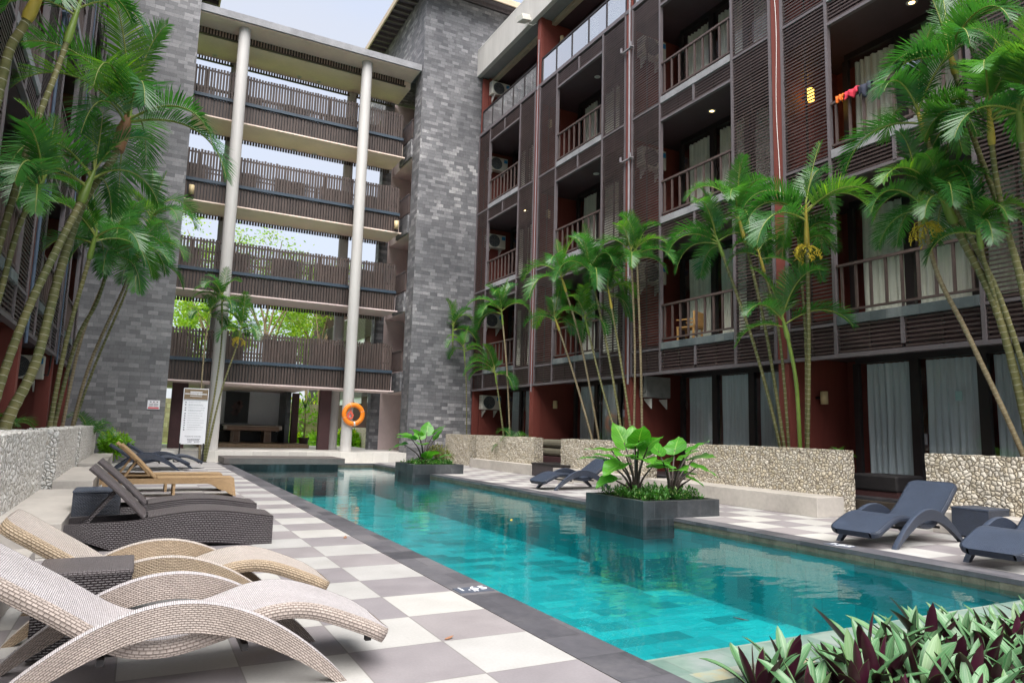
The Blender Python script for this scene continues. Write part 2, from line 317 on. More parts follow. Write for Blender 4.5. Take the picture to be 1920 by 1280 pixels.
M['garden_wall'] = m_block('garden_wall_stone', .5, .25, [(.15, (.24, .2, .12)), (.5, (.36, .31, .21)), (.9, (.48, .43, .31))], big=2, weather=.6, wcol=(.2, .17, .1))
M['orange'] = plain('lifebuoy_orange', (.78, .21, .012), .45, .2, 6)
M['tape'] = plain('reflective_tape', (.60, .56, .54), .4)
M['emblem'] = plain('emblem_red', (.62, .11, .07), .5)
M['sign_white'] = plain('sign_white', (.72, .73, .77), .4, .05)
M['sign_brown'] = plain('sign_brown', (.20, .14, .085), .5, .3, 20)
M['sign_ink'] = plain('sign_ink', (.10, .11, .14), .6)
M['sign_text'] = plain('sign_grey_text', (.36, .38, .42), .6)
M['sign_red'] = plain('sign_red', (.62, .12, .14), .5)
M['marker_white'] = plain('marker_white', (.75, .77, .8), .5)
M['marker_blue'] = plain('marker_slate_tile', (.085, .10, .135), .4)
M['black'] = plain('black_metal', (.012, .012, .014), .4)
M['cushion'] = plain('olive_cushion', (.16, .145, .105), .85, .2, 6, .2)
M['ottoman'] = plain('black_vinyl', (.02, .018, .019), .5, .2, 6, .1)
M['wood_floor'] = m_wood('hall_floor_wood', (.20, .135, .075), (.33, .235, .14), 1, (6, 1, 1))
M['hall_wall'] = plain('hall_grey_wall', (.66, .67, .70), .8, .1, 1)
M['pillar_brown'] = plain('brown_red_pillar', (.07, .032, .034), .6, .25, 2)
M['picture_dark'] = plain('dark_canvas', (.008, .006, .007), .45, .5, 5)
M['picture_red'] = plain('dim_red_paint', (.05, .013, .010), .5, .6, 9)
M['table_wood'] = m_wood('billiard_wood', (.14, .08, .05), (.26, .16, .10), 1, (1, 6, 6))
M['table_trim'] = plain('pale_trim', (.38, .33, .27), .5)
M['felt'] = plain('table_cloth', (.16, .13, .10), .9)
M['chair_wood'] = m_wood('light_chair_wood', (.38, .20, .06), (.55, .32, .12), 1, (1, 1, 5))
M['cloth_red'] = plain('red_cloth', (.55, .03, .06), .85, .3, 8, .3)
M['cloth_orange'] = plain('orange_cloth', (.75, .16, .02), .85, .3, 8, .3)
M['cloth_navy'] = plain('navy_cloth', (.03, .035, .06), .85, .3, 8, .3)
M['cloth_grey'] = plain('grey_cloth', (.13, .15, .2), .85, .3, 8, .3)
M['lamp_body'] = plain('brass_lamp', (.60, .47, .26), .45, .2, 9)
M['lamp_lit'] = m_emit('lit_wall_lamp', (1., .55, .08), 2.0)
M['down_lit'] = m_emit('lit_downlight', (1., .70, .28), 4.)
M['down_off'] = plain('downlight_glass', (.45, .43, .42), .3)
M['pvc'] = plain('grey_pipe', (.25, .235, .255), .45, .2, 5)
M['pipe_blue'] = plain('blue_pipe', (.07, .10, .15), .45, .2, 5)
M['cable'] = plain('white_cable', (.7, .66, .64), .5)
M['pot'] = plain('clay_pot', (.07, .045, .04), .6, .3, 6)
M['ground'] = plain('earth_ground', (.20, .20, .12), .95, .4, .6, .3)
M['roof_tile'] = plain('grey_roof', (.12, .11, .115), .8, .3, 3)
M['window_white'] = plain('white_window_frame', (.6, .58, .54), .5)
M['sticker'] = plain('pale_teal_sticker', (.30, .48, .48), .5)
M['plastic'] = plain('pale_plastic', (.62, .60, .55), .5, .1, 5)

# ------------------------------------------------------------------ mesh helpers
class MB:
    def __init__(s): s.v = []; s.f = []; s.mi = []; s.uv = []; s.sm = []; s.tint = []
    def add(s, verts, faces, mi=0, uvs=None, smooth=False, tint=.0):
        o = len(s.v); s.v.extend([tuple(p) for p in verts])
        for k, f in enumerate(faces):
            s.f.append([i+o for i in f]); s.mi.append(mi); s.uv.append(None if uvs is None else uvs[k]); s.sm.append(smooth); s.tint.append(tint)
        return s
    def box(s, a, b, mi=0):
        x0, x1 = sorted((a[0], b[0])); y0, y1 = sorted((a[1], b[1])); z0, z1 = sorted((a[2], b[2]))
        v = [(x0, y0, z0), (x1, y0, z0), (x1, y1, z0), (x0, y1, z0), (x0, y0, z1), (x1, y0, z1), (x1, y1, z1), (x0, y1, z1)]
        return s.add(v, [(0, 3, 2, 1), (4, 5, 6, 7), (0, 1, 5, 4), (1, 2, 6, 5), (2, 3, 7, 6), (3, 0, 4, 7)], mi)
    def obox(s, c, hx, hy, hz, mi=0):
        """oriented box from centre and three half-extent vectors"""
        c, hx, hy, hz = map(Vector, (c, hx, hy, hz))
        v = [c+i*hx+j*hy+k*hz for k in (-1, 1) for j in (-1, 1) for i in (-1, 1)]
        return s.add(v, [(0, 2, 3, 1), (4, 5, 7, 6), (0, 1, 5, 4), (1, 3, 7, 5), (3, 2, 6, 7), (2, 0, 4, 6)], mi)
    def bar(s, p, q, w, h=None, mi=0, up=(0, 0, 1)):
        p, q = Vector(p), Vector(q); d = (q-p); L = d.length; d = d/L; h = h or w; up = Vector(up)
        if abs(d.dot(up)) > .98: up = Vector((0, 1, 0))
        x = d.cross(up).normalized(); y = x.cross(d)
        return s.obox((p+q)/2, x*w/2, d*L/2, y*h/2, mi)
    def grid(s, P, mi=0, uvf=None, smooth=True, closed=False, tint=0.):
        """P[i][j] rows of points; closed joins the last column to the first"""
        n, m = len(P), len(P[0]); v = [p for r in P for p in r]; F = []; U = []
        for i in range(n-1):
            for j in range(m if closed else m-1):
                j2 = (j+1) % m; F.append((i*m+j, i*m+j2, (i+1)*m+j2, (i+1)*m+j))
                if uvf: U.append([uvf(i, j), uvf(i, j+1), uvf(i+1, j+1), uvf(i+1, j)])
        return s.add(v, F, mi, U if uvf else None, smooth, tint)
    def tube(s, pts, rad, k=8, mi=0, caps=True, tint=0., smooth=True):
        pts = [Vector(p) for p in pts]; n = len(pts)
        rad = [rad]*n if isinstance(rad, (int, float)) else rad
        rows = []; prev = None; Ls = [0]
        for i in range(n):
            t = (pts[min(i+1, n-1)]-pts[max(i-1, 0)]).normalized()
            if prev is None:
                a = Vector((1, 0, 0)) if abs(t.x) < .8 else Vector((0, 1, 0)); x = (a-t*a.dot(t)).normalized()
            else: x = (prev-t*prev.dot(t)).normalized()
            prev = x; y = t.cross(x)
            rows.append([pts[i]+rad[i]*(math.cos(2*math.pi*j/k)*x+math.sin(2*math.pi*j/k)*y) for j in range(k)])
            if i: Ls.append(Ls[-1]+(pts[i]-pts[i-1]).length)
        per = 2*math.pi*max(rad)
        s.grid(rows, mi, lambda i, j: (per*j/k, Ls[i]), smooth, True, tint)
        if caps: s.add(rows[0], [tuple(reversed(range(k)))], mi); s.add(rows[-1], [tuple(range(k))], mi)
        return s
    def lathe(s, prof, c=(0, 0, 0), k=20, mi=0):
        rows = [[(c[0]+r*math.cos(2*math.pi*j/k), c[1]+r*math.sin(2*math.pi*j/k), c[2]+z) for j in range(k)] for r, z in prof]
        return s.grid(rows, mi, None, True, True)
    def prism(s, poly, y0, y1, axis='y', mi=0):
        """extrude an outline given in (x,z) along y, (y,z) along x or (x,y) along z"""
        def P(a, b, t): return {'y': (a, t, b), 'x': (t, a, b), 'z': (a, b, t)}[axis]
        n = len(poly); v = [P(a, b, y0) for a, b in poly]+[P(a, b, y1) for a, b in poly]
        F = [tuple(range(n)), tuple(reversed(range(n, 2*n)))]+[(i, i+n, (i+1) % n+n, (i+1) % n) for i in range(n)]
        return s.add(v, F, mi)
    def cleaf(s, base, d, side, up, L, W, prof, bend=.6, fold=.25, nl=8, mi=0, tint=0., wave=0., thick=0., mi2=None):
        """a leaf blade: midrib leaves `base` along d and bends away from `up`; prof(t) is the half width 0..1"""
        base, d, side, up = Vector(base), Vector(d).normalized(), Vector(side).normalized(), Vector(up).normalized()
        rows = []; p = base.copy(); ang = 0
        ph = random.random()*6
        for i in range(nl+1):
            t = i/nl; ang = -bend*t
            dd = d*math.cos(ang)+up*math.sin(ang); uu = up*math.cos(ang)-d*math.sin(ang)
            w = W*prof(t)
            r = []
            for q in (-1, -.55, 0, .55, 1):
                wv = wave*W*math.sin(t*17+ph+(2 if q > 0 else 0))*abs(q)
                r.append(p+side*q*w*math.cos(fold)+uu*(abs(q)*w*math.sin(fold)+wv)+dd*(0))
            rows.append(r); p = p+dd*(L/nl)
        s.grid(rows, mi, lambda i, j: (j/4, i/nl), True, False, tint)
        if thick:
            n2 = [[Vector(q)-up*thick for q in r] for r in rows]
            s.grid(n2, mi if mi2 is None else mi2, None, True, False, 0.)
        return s
    def build(s, name, mats, parent=None, bevel=0, loc=None):
        me = bpy.data.meshes.new(name); me.from_pydata(s.v, [], s.f)
        mats = mats if isinstance(mats, (list, tuple)) else [mats]
        for m in mats: me.materials.append(M[m] if isinstance(m, str) else m)
        nf = len(s.f)
        me.polygons.foreach_set('material_index', s.mi); me.polygons.foreach_set('use_smooth', s.sm)
        at = me.attributes.new('tint', 'FLOAT', 'FACE'); at.data.foreach_set('value', s.tint)
        uvl = me.uv_layers.new(name='UVMap'); me.update()
        nrm = np.zeros(nf*3, 'f'); me.polygons.foreach_get('normal', nrm); nrm = np.abs(nrm.reshape(-1, 3)); ax = nrm.argmax(1)
        V = np.array(s.v, 'f'); out = np.zeros((len(me.loops), 2), 'f'); k = 0
        lv = np.zeros(len(me.loops), 'i'); me.loops.foreach_get('vertex_index', lv)
        lens = np.array([len(f) for f in s.f]); fa = np.repeat(ax, lens); P = V[lv]
        out[:, 0] = np.where(fa == 0, P[:, 1], P[:, 0]); out[:, 1] = np.where(fa == 2, P[:, 1], P[:, 2])
        st = np.concatenate(([0], np.cumsum(lens)))
        for i, u in enumerate(s.uv):
            if u is not None: out[st[i]:st[i+1]] = u
        uvl.data.foreach_set('uv', out.ravel())
        o = bpy.data.objects.new(name, me); COL.objects.link(o)
        if parent is not None:
            o.parent = parent
        if loc is not None: o.location = loc
        if bevel:
            b = o.modifiers.new('bevel', 'BEVEL'); b.width = bevel; b.segments = 2; b.limit_method = 'ANGLE'; b.angle_limit = R(50); b.harden_normals = False
        return o

def tag(o, label=None, cat=None, group=None, kind=None):
    if label: o['label'] = label
    if cat: o['category'] = cat
    if group: o['group'] = group
    if kind: o['kind'] = kind
    return o
def thing(name, label, cat, loc=(0, 0, 0), rz=0, group=None):
    o = bpy.data.objects.new(name, None); COL.objects.link(o); o.empty_display_size = .2
    o.location = loc; o.rotation_euler = (0, 0, rz); return tag(o, label, cat, group)
def struct(name, mb, mats, **k): return tag(mb.build(name, mats, **k), kind='structure')
def lettering(txt, size, mat, parent, loc, rot=(0, 0, 0)):
    cu = bpy.data.curves.new('lettering', 'FONT'); cu.body = txt; cu.size = size; cu.align_x = 'CENTER'; cu.extrude = .0012
    q = bpy.data.objects.new('lettering_curve', cu); COL.objects.link(q)
    me = bpy.data.meshes.new_from_object(q.evaluated_get(bpy.context.evaluated_depsgraph_get())); bpy.data.objects.remove(q); bpy.data.curves.remove(cu)
    me.materials.clear(); me.materials.append(M[mat]); o = bpy.data.objects.new('lettering', me); COL.objects.link(o)
    o.parent = parent; o.location = loc; o.rotation_euler = rot; return o
def dup(o, parent=None):
    c = o.copy(); COL.objects.link(c)
    if parent is not None: c.parent = parent
    for ch in list(o.children): dup(ch, c)
    return c
def lerp(a, b, t): return a+(b-a)*t
def curve(pts, n):
    """Catmull-Rom through pts"""
    pts = [Vector(p) for p in pts]; P = [pts[0]*2-pts[1]]+pts+[pts[-1]*2-pts[-2]]; out = []
    seg = len(pts)-1
    for i in range(n+1):
        t = i/n*seg; k = min(int(t), seg-1); t -= k; a, b, c, d = P[k:k+4]
        out.append(.5*((2*b)+(c-a)*t+(2*a-5*b+4*c-d)*t*t+(3*b-a-3*c+d)*t**3))
    return out

exec_parts = []
# ------------------------------------------------------------------ ground, decks, pool
WZ = -.11                                                    # water level
PX0, PX1, PY0, PY1 = .33, 5.12, .03, 20.9
g = MB()
for a, b in (((-600, -600), (-3.6, 900)), ((10, -600), (600, 900)), ((-3.6, -600), (10, -3)), ((-3.6, 21.5), (10, 900))):
    g.add([(a[0], a[1], -.06), (b[0], a[1], -.06), (b[0], b[1], -.06), (a[0], b[1], -.06)], [(0, 1, 2, 3)])
struct('ground', g, 'ground')
struct('pool_deck', MB().box((-3.6, -7, -.3), (0, 21.9, 0)), 'deck')
struct('pool_deck', MB().box((5.47, -3, -.3), (8.9, 22, 0)), 'deck_r')
struct('pool_deck', MB().box((0, 21.25, -.3), (6.7, 22, -.002)), 'platform_white')
c = MB().box((0, -1.6, -.3), (PX0, 21.25, .004)); struct('pool_coping', c, 'coping')
c = MB().box((PX1, -1.6, -.045), (5.47, 21.25, .004)).box((PX0, PY1, -.045), (PX1, 21.25, .003)); struct('pool_coping', c, 'coping')
c = MB()
c.add([(PX0, PY0, -1.05), (PX1, PY0, -1.05), (PX1, PY1, -1.05), (PX0, PY1, -1.05)], [(0, 1, 2, 3)])
c.box((PX0-.1, PY0, -1.2), (PX0, PY1, -.31)).box((PX1+.012, PY0-.5, -1.2), (PX1+.2, PY1, -.05)).box((PX0, PY1+.012, -1.2), (PX1, PY1+.2, -.05)).box((PX0-.1, PY0-.1, -1.2), (PX1+.2, PY0, -.2))
struct('pool_basin', c, 'pool')
c = MB(); rl = random.Random(3)
y = PY0-.4
while y < PY1:
    d = rl.uniform(.12, .5); c.box((PX1+.001+rl.uniform(0, .008), y, -.15), (PX1+.02, y+d, -.047)); y += d+.004
c.box((PX0, PY1+.003, -.15), (PX1, PY1+.011, -.047))
struct('pool_waterline_edge', c, 'moss')
c = MB().add([(PX0-.02, PY0-.02, WZ), (PX1+.011, PY0-.02, WZ), (PX1+.011, PY1+.011, WZ), (PX0-.02, PY1+.011, WZ)], [(0, 1, 2, 3)])
struct('pool_water', c, 'water')
struct('pool_ledge', MB().box((PX0, -.44, -.5), (PX1, PY0, WZ+.035)), 'ledge')
struct('pool_kerb', MB().box((PX0, -.58, -.5), (5.12, -.443, .0)), 'ledge')
struct('planting_bed', MB().box((.40, -3.2, -.4), (6.2, -.585, -.06)), 'soil')

# depth figures set into the coping
def figures(name, label, loc, rz, s):
    t = thing(name, label, 'depth marker', loc, rz)
    MB().box((-.17*s, -.10*s, 0), (.17*s, .10*s, .003)).build('tile', 'marker_blue', t)
    for txt, y, h in (('1.65', -.025*s, .135*s), ('M', -.085*s, .05*s)):
        lettering(txt, h*1.35, 'marker_white', t, (0, y, .0045))
figures('depth_marker', 'dark tile reading 1.65 M in the coping along the pale lounger side', (.165, 1.76, .0045), 0, .85)
figures('depth_marker', 'dark tile reading 1.65 M in the coping beside the blue lounger', (5.29, 2.33, .0045), R(-90), .95)

# ------------------------------------------------------------------ hotel wings
ZF = [.3, 3.58, 6.88, 10.18, 13.48]
XF = 9.3
PIL = [22.28, 17.06, 11.77, 6.56, 1.34, -3.88]
OPEN = [(20.89, 18.34), (15.73, 13.06), (10.41, 7.84), (5.3, 2.65), (.08, -2.57)]
def wing(side):
    mx = (lambda x: x) if side > 0 else (lambda x: 5.0-x)
    A = lambda x, y, z: (mx(x), y, z)
    t = thing('hotel_wing', ('louvred hotel wing with red pillars above the blue loungers' if side > 0 else 'louvred hotel wing half hidden behind the palms leaning over the pale loungers'), 'building', (mx(9.3), 9, 0))
    def part(name, mb, mats, **k):
        o = mb.build(name, mats, t, **k); o.location = (-mx(9.3), -9, 0); return o
    Y0, Y1 = -3.9, 22.0
    bays = list(zip(PIL[:-1], PIL[1:], OPEN))
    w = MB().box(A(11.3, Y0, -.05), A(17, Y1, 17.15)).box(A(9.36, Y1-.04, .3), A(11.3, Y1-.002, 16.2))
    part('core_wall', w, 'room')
    # slabs with plum undersides, terrace step
    for k, zf in enumerate(ZF[1:]):
        part('balcony_slab', MB().box(A(9.37, Y0, zf-.64), A(11.3, Y1-.05, zf)), 'soffit')
    part('terrace', MB().box(A(8.86, Y0, -.05), A(11.3, Y1-.05, .3)), 'step')
    # red pillars, partitions
    p = MB(); q = MB()
    for y in PIL:
        if y > 22: p.box(A(9.34, 21.86, .3), A(9.6, 21.955, 16.0)); continue
        p.box(A(9.285, y-.12, 2.86), A(9.42, y+.12, 16.1)); p.box(A(9.30, y-.13, .3), A(9.6, y+.13, 2.86))
        for z0, z1 in zip(ZF, [z-.64 for z in ZF[1:]]+[16.2]): q.box(A(9.42, y-.09, z0), A(11.28, y+.09, z1))
    q.box(A(11.16, Y0, .3), A(11.29, Y1-.05, 16.2))
    for z0, z1 in zip(ZF, [z-.64 for z in ZF[1:]]+[16.2]): q.box(A(9.62, 21.85, z0), A(11.2, 21.94, z1))
    part('pillars', p, 'red'); part('partition_wall', q, 'red')
    # frames: posts, bands, sills
    fr = MB()
    for ya, yb, (o0, o1) in bays:
        for y in (ya-.165, o0, o1, yb+.165):
            if y > 21.95: y = 21.93
            fr.box(A(9.262, y-.032, 2.83), A(9.36, y+.032, 13.42))
        for k, zf in enumerate(ZF[1:]):
            for a, b in ((ya-.165, o0), (o1, yb+.165)):
                if a > 21.95: a = 21.93
                if k < 3: fr.box(A(9.268, a, zf-.155), A(9.35, b, zf-.10))
            fr.box(A(9.266, o0, zf-.66), A(9.352, o1, zf-.60)) if k else fr.box(A(9.266, o0, zf-.75), A(9.352, o1, zf-.70))
            if k or True: fr.box(A(9.266, (o0+o1)/2-.035, zf-.62), A(9.352, (o0+o1)/2+.035, zf-.15))
        fr.box(A(9.262, min(ya, 21.93), 13.40), A(9.40, yb, 13.52))
        fr.box(A(9.264, min(ya, 21.93), 2.80), A(9.40, yb, 2.87))
    part('frame_grid', fr, 'frame')
    for ya, yb, (o0, o1) in bays:
        for k, zf in enumerate(ZF[1:4]):
            part('sill', MB().box(A(9.255, o0-.04, zf-.155), A(9.75, o1+.04, zf+.02)), 'slate_sill' if k == 0 else 'concrete', bevel=.006)
    # louvre panels
    def louver(ya, yb, z0, z1):
        l = MB(); n = max(1, int(round((z1-z0)/.074))); s = (z1-z0)/n; rr = random.Random(int(ya*100+z0*7))
        for i in range(n):
            z = z0+(i+.5)*s+rr.uniform(-.002, .002); dx = rr.uniform(-.003, .003)
            y0, y1 = sorted((ya, yb))
            # slightly tilted slat: outer edge lower
            xs = 9.285+dx, 9.309+dx
            a = [A(xs[0], y0, z-.018), A(xs[1], y0, z-.010), A(xs[1], y0, z+.020), A(xs[0], y0, z+.013)]
            b = [(p[0], y1, p[2]) for p in a]
            l.add(a+b, [(0, 1, 2, 3), (7, 6, 5, 4), (0, 4, 5, 1), (1, 5, 6, 2), (2, 6, 7, 3), (3, 7, 4, 0)])
        for y in np.linspace(ya, yb, 3)[1:-1]: l.box(A(9.310, y-.02, z0), A(9.335, y+.02, z1))
        return l
    for ya, yb, (o0, o1) in bays:
        la = (min(ya-.21, 21.89), o0+.045); lb = (o1-.045, yb+.21)
        for k, zf in enumerate(ZF[1:]):
            if k < 3:
                for a, b in (la, lb): part('louver_panel', louver(a, b, zf-.09, ZF[k+2]-.17), 'louver')
            if k == 0:
                for a, b in (la, lb): part('louver_panel', louver(a, b, 2.88, zf-.17), 'louver')
            m = (o0+o1)/2
            for a, b in ((o0-.045, m+.035), (m-.035, o1+.045)):
                part('louver_panel', louver(a, b, zf-.6 if k else 2.88, zf-.155), 'louver')
    # glazing
    def glazing(ya, yb, z0, z1, cur):
        n = 3; gw = (ya-yb)/n
        f = MB()
        f.box(A(10.56, ya, z1), A(10.66, yb, z1+.35))
        for i in range(n+1):
            w_ = .085 if 0 < i < n else .06
            f.box(A(10.56, ya-i*gw-w_, z0), A(10.66, ya-i*gw+w_, z1))
        f.box(A(10.561, ya, z0), A(10.659, yb, z0+.08))
        o = part('window', f, 'dark_frame')
        for i in range(n):
            a, b = ya-i*gw-.10, ya-(i+1)*gw+.10
            h = MB().box(A(10.60, a, z0+.08), A(10.612, b, z1)).build('pane', 'glass', o)
            rr = random.Random(int(a*50+z0*11)); ph = rr.uniform(0, 6); P = []; nn = 60
            for j in range(nn+1):
                y = lerp(a, b, j/nn); x = 10.78+.035*math.sin(j*.78+ph+.8*math.sin(j*.21+ph))+.015*math.sin(j*1.9)
                P.append((x, y))
            gap = 0
            rows = [[A(x+.012*math.sin(y*9+zz*2), y, zz) for x, y in P] for zz in np.linspace(z0+.04, z1-.01, 7)]
            MB().grid(rows).build('curtain', cur, o)
        return o
    for bi, (ya, yb, (o0, o1)) in enumerate(bays):
        ya = min(ya, 22)
        for k, zf in enumerate(ZF):
            top = (ZF[k+1]-.64 if k < 4 else 16.0)
            glazing(ya-.72, yb+.85, zf, min(top-.12, zf+2.52), 'curtain' if k == 0 else 'curtain_warm')
    # balcony railings
    def railing(o0, o1, zf):
        r = MB(); r.box(A(9.29, o0-.04, zf+.96), A(9.36, o1+.04, zf+1.01)); r.box(A(9.30, o0-.04, zf+.10), A(9.35, o1+.04, zf+.14))
        n = 9
        for i in range(n):
            y = lerp(o0-.14, o1+.14, i/(n-1)); r.box(A(9.305, y-.022, zf+.14), A(9.345, y+.022, zf+.96))
        r.box(A(9.31, (o0+o1)/2-.02, zf+.02), A(9.34, (o0+o1)/2+.02, zf+.1))
        return r
    for ya, yb, (o0, o1) in bays:
        for zf in ZF[1:4]: part('railing', railing(o0, o1, zf), 'rail')
        # glass balustrade on the top floor
        a, b = min(ya, 21.93)-.2, yb+.2
        r = MB(); r.box(A(9.30, a, 14.42), A(9.36, b, 14.48))
        for i in range(6): y = lerp(a, b, i/5); r.box(A(9.31, y-.03, 13.52), A(9.35, y+.03, 14.42))
        o = part('glass_balustrade', r, 'dark_frame')
        for i in range(5): MB().box(A(9.325, lerp(a, b, i/5)-.04, 13.56), A(9.335, lerp(a, b, (i+1)/5)+.04, 14.41)).build('pane', 'rail_glass', o)
    # roof edge
    part('fascia', MB().box(A(9.1, Y0-1, 16.08), A(9.28, 22.02, 17.2)).box(A(9.1, Y0-1, 17.202), A(16.9, 22.0, 17.3)), 'white', bevel=.01)
    part('soffit', MB().box(A(9.281, Y0-1, 16.10), A(9.75, 21.96, 16.25)), 'fascia_grey')
    part('eave_beam', MB().box(A(9.752, Y0-1, 15.95), A(9.92, 21.95, 16.24)), 'eave_wood')
    part('ceiling', MB().box(A(9.922, Y0-1, 16.02), A(11.3, 21.94, 16.24)), 'soffit')
    # pipes on the pillars
    d = MB()
    for y, s in ((11.77, 1), (17.06, .6)):
        d.tube([A(9.22, y-.10, 2.6), A(9.22, y-.10, 15.2)], .03*s, 8)
        for z in (5.4, 8.9, 12.2, 15.0):
            if s == 1: d.box(A(9.17, y-.28, z), A(9.24, y+.22, z+.03)); d.box(A(9.12, y-.27, z), A(9.16, y-.22, z+.14)); d.box(A(9.12, y+.16, z), A(9.16, y+.21, z+.14))
    part('drain_pipe', d, 'pvc' if side > 0 else 'pipe_blue')
    if side > 0:
        part('door_sticker', MB().box((10.592, 3.78, 2.02), (10.597, 3.90, 2.19)), 'sticker')
        part('door_handle', MB().box((10.53, 4.42, 1.22), (10.56, 4.46, 1.42)), 'pvc')
        cb = [A(9.27, 6.56+.03*math.sin(z*1.7)+.02*math.sin(z*.6), z) for z in np.linspace(6.3, 16, 40)]
        part('cable', MB().tube(cb, .008, 5), 'cable')
    return t, mx
WR, mxr = wing(1)
WL, mxl = wing(-1)
# ------------------------------------------------------------------ slate towers
def tower(label, x0, x1, side, roof_ov):
    t = thing('slate_tower', label, 'tower', (0, 0, 0))
    xi = x0 if side > 0 else x1
    w = MB()
    if side > 0:
        w.box((6.7, 22, -.1), (9.32, 22.85, 15.85)); w.box((6.7, 22, 15.85), (12.2, 30, 19.3)); w.box((9.25, 22.04, 0), (11.5, 30, 19.2))
        w.box((6.22, 25.35, .35), (6.62, 25.8, 15.7))
    else:
        w.box((-4.32, 22, -.1), (-1.6, 22.85, 15.85)); w.box((-8, 22, 15.85), (-1.6, 30, 19.3)); w.box((-8, 22.04, 0), (-4.25, 30, 19.2))
    w.build('wall', 'slate' if side > 0 else 'slate_soft', t)
    if side > 0:
        MB().box((6.62, 25.5, .35), (9.25, 25.75, 15.7)).build('lobby_wall', 'beige', t)
        for z in (2.68, 5.88, 9.1, 12.3):
            MB().box((6.72, 22.86, z-.001), (9.24, 25.49, z+.62)).build('lobby_slab', 'beige', t)
            MB().box((6.62, 22.86, z+.02), (6.70, 24.3, z+.80)).build('kerb', 'slate', t, bevel=.006)
            z += .8
            r = MB().box((6.63, 22.86, z+.82), (6.70, 24.3, z+.87)); r.box((6.63, 22.86, z+.05), (6.70, 24.3, z+.09))
            for i in range(12): y = 22.9+i*.115; r.box((6.64, y, z+.09), (6.69, y+.045, z+.82))
            r.build('side_railing', 'rail', t)
    # pitched roof with deep eaves
    if side > 0: X0, X1, Y0, Y1 = 5.85, 13, 21.15, 31
    else: X0, X1, Y0, Y1 = -9, -.75, 21.15, 31
    zr = 19.25
    cx, cy = (X0+X1)/2, (Y0+Y1)/2
    r = MB(); b = [(X0, Y0, zr+.2), (X1, Y0, zr+.2), (X1, Y1, zr+.2), (X0, Y1, zr+.2)]; top = [(cx-.8, cy, zr+2.8), (cx+.8, cy, zr+2.8)]
    r.add(b+top, [(0, 1, 5, 4), (2, 3, 4, 5), (1, 2, 5), (3, 0, 4), (0, 3, 2, 1)])
    ro = r.build('roof', 'roof_tile', t)
    e = MB().box((X0-.03, Y0-.03, zr-.06), (X0+.03, Y1, zr+.19)).box((X1-.03, Y0-.03, zr-.06), (X1+.03, Y1, zr+.19)).box((X0+.03, Y0-.03, zr-.06), (X1-.03, Y0+.03, zr+.19))
    e.build('eave_board', 'eave_wood', ro)
    l = MB(); n = int((Y1-Y0)/.45)
    for i in range(n): y = Y0+.2+i*.45; l.box((X0+.05, y, zr+.02), (X1-.05, y+.07, zr+.17))
    l.box((X0+.05, Y0+.05, zr+.172), (X1-.05, Y1-.05, zr+.196)).build('eave_lining', 'eave_dark', ro)
    return t
tower('tall grey slate clad tower between the walkways and the louvred wing with air conditioners', 6.7, 9.32, 1, .85)
tower('tall grey slate clad tower behind the leaning palm trunks with a small warning sign', -4.32, -1.6, -1, .85)

# ------------------------------------------------------------------ walkway building that closes the courtyard
B = thing('walkway_building', 'open sided walkway building with brown slat railings and two tall round columns', 'building', (2.4, 23, 0))
def bp(name, mb, mats, **k):
    o = mb.build(name, mats, B, **k); o.location = (-2.4, -23, 0); return o
BX0, BX1 = -1.6, 6.36
bp('podium', MB().box((-1.62, 21.9, -.1), (6.68, 30, .35)), 'platform_white')
bp('podium', MB().box((6.68, 23.2, -.1), (9.2, 25.5, .352)), 'platform_white')
SL = [2.68, 5.88, 9.1, 12.3]; RT = [4.56, 7.80, 11.03, 14.2]
for z, rt in zip(SL, RT):
    s = MB().box((BX0, 23.24, z), (BX1+.03, 24.75, z+.62))
    s.box((BX0, 23.10, z), (BX1+.10, 23.24, z+.045))
    bp('floor_slab', s, 'warm' if z > 8 else 'beige')
    bp('fascia_board', MB().box((BX0, 23.201, z+.05), (BX1, 23.239, z+.725)), 'dark_frame')  # added near-black sheet, supplies the shade in the gaps between lower slats
    bp('edge_beam', MB().box((BX0, 23.085, z+.73), (BX1, 23.19, z+.84)).box((BX0, 24.70, z+.73), (BX1, 24.80, z+.84)), 'blue_steel')
    rl = random.Random(int(z*10))
    for yy, nm in ((23.15, 0), (24.76, 1)):
        l = MB(); x = BX0+.03
        while x < BX1-.05:
            w = .072+rl.uniform(-.006, .006); dy = rl.uniform(-.008, .008); dz = rl.uniform(-.025, .02); a = rl.uniform(-.004, .004)
            for z0, z1 in ((z+.06, z+.725), (z+.845, rt+dz)):
                l.add([(x, yy+dy, z0), (x+w, yy+dy, z0), (x+w, yy+dy+.045, z0), (x, yy+dy+.045, z0), (x+a, yy+dy, z1), (x+w+a, yy+dy, z1), (x+w+a, yy+dy+.045, z1), (x+a, yy+dy+.045, z1)],
                      [(0, 3, 2, 1), (4, 5, 6, 7), (0, 1, 5, 4), (1, 2, 6, 5), (2, 3, 7, 6), (3, 0, 4, 7)])
            x += .104
        l.box((BX0, yy+.05, rt-.12), (BX1, yy+.10, rt-.07)); l.box((BX0, yy+.05, z+1.1), (BX1, yy+.08, z+1.15))
        for xx in np.arange(BX0+.4, BX1, 1.5): l.box((xx, yy+.06, z+.62), (xx+.05, yy+.11, rt-.08))
        bp('slat_railing', l, 'slat')
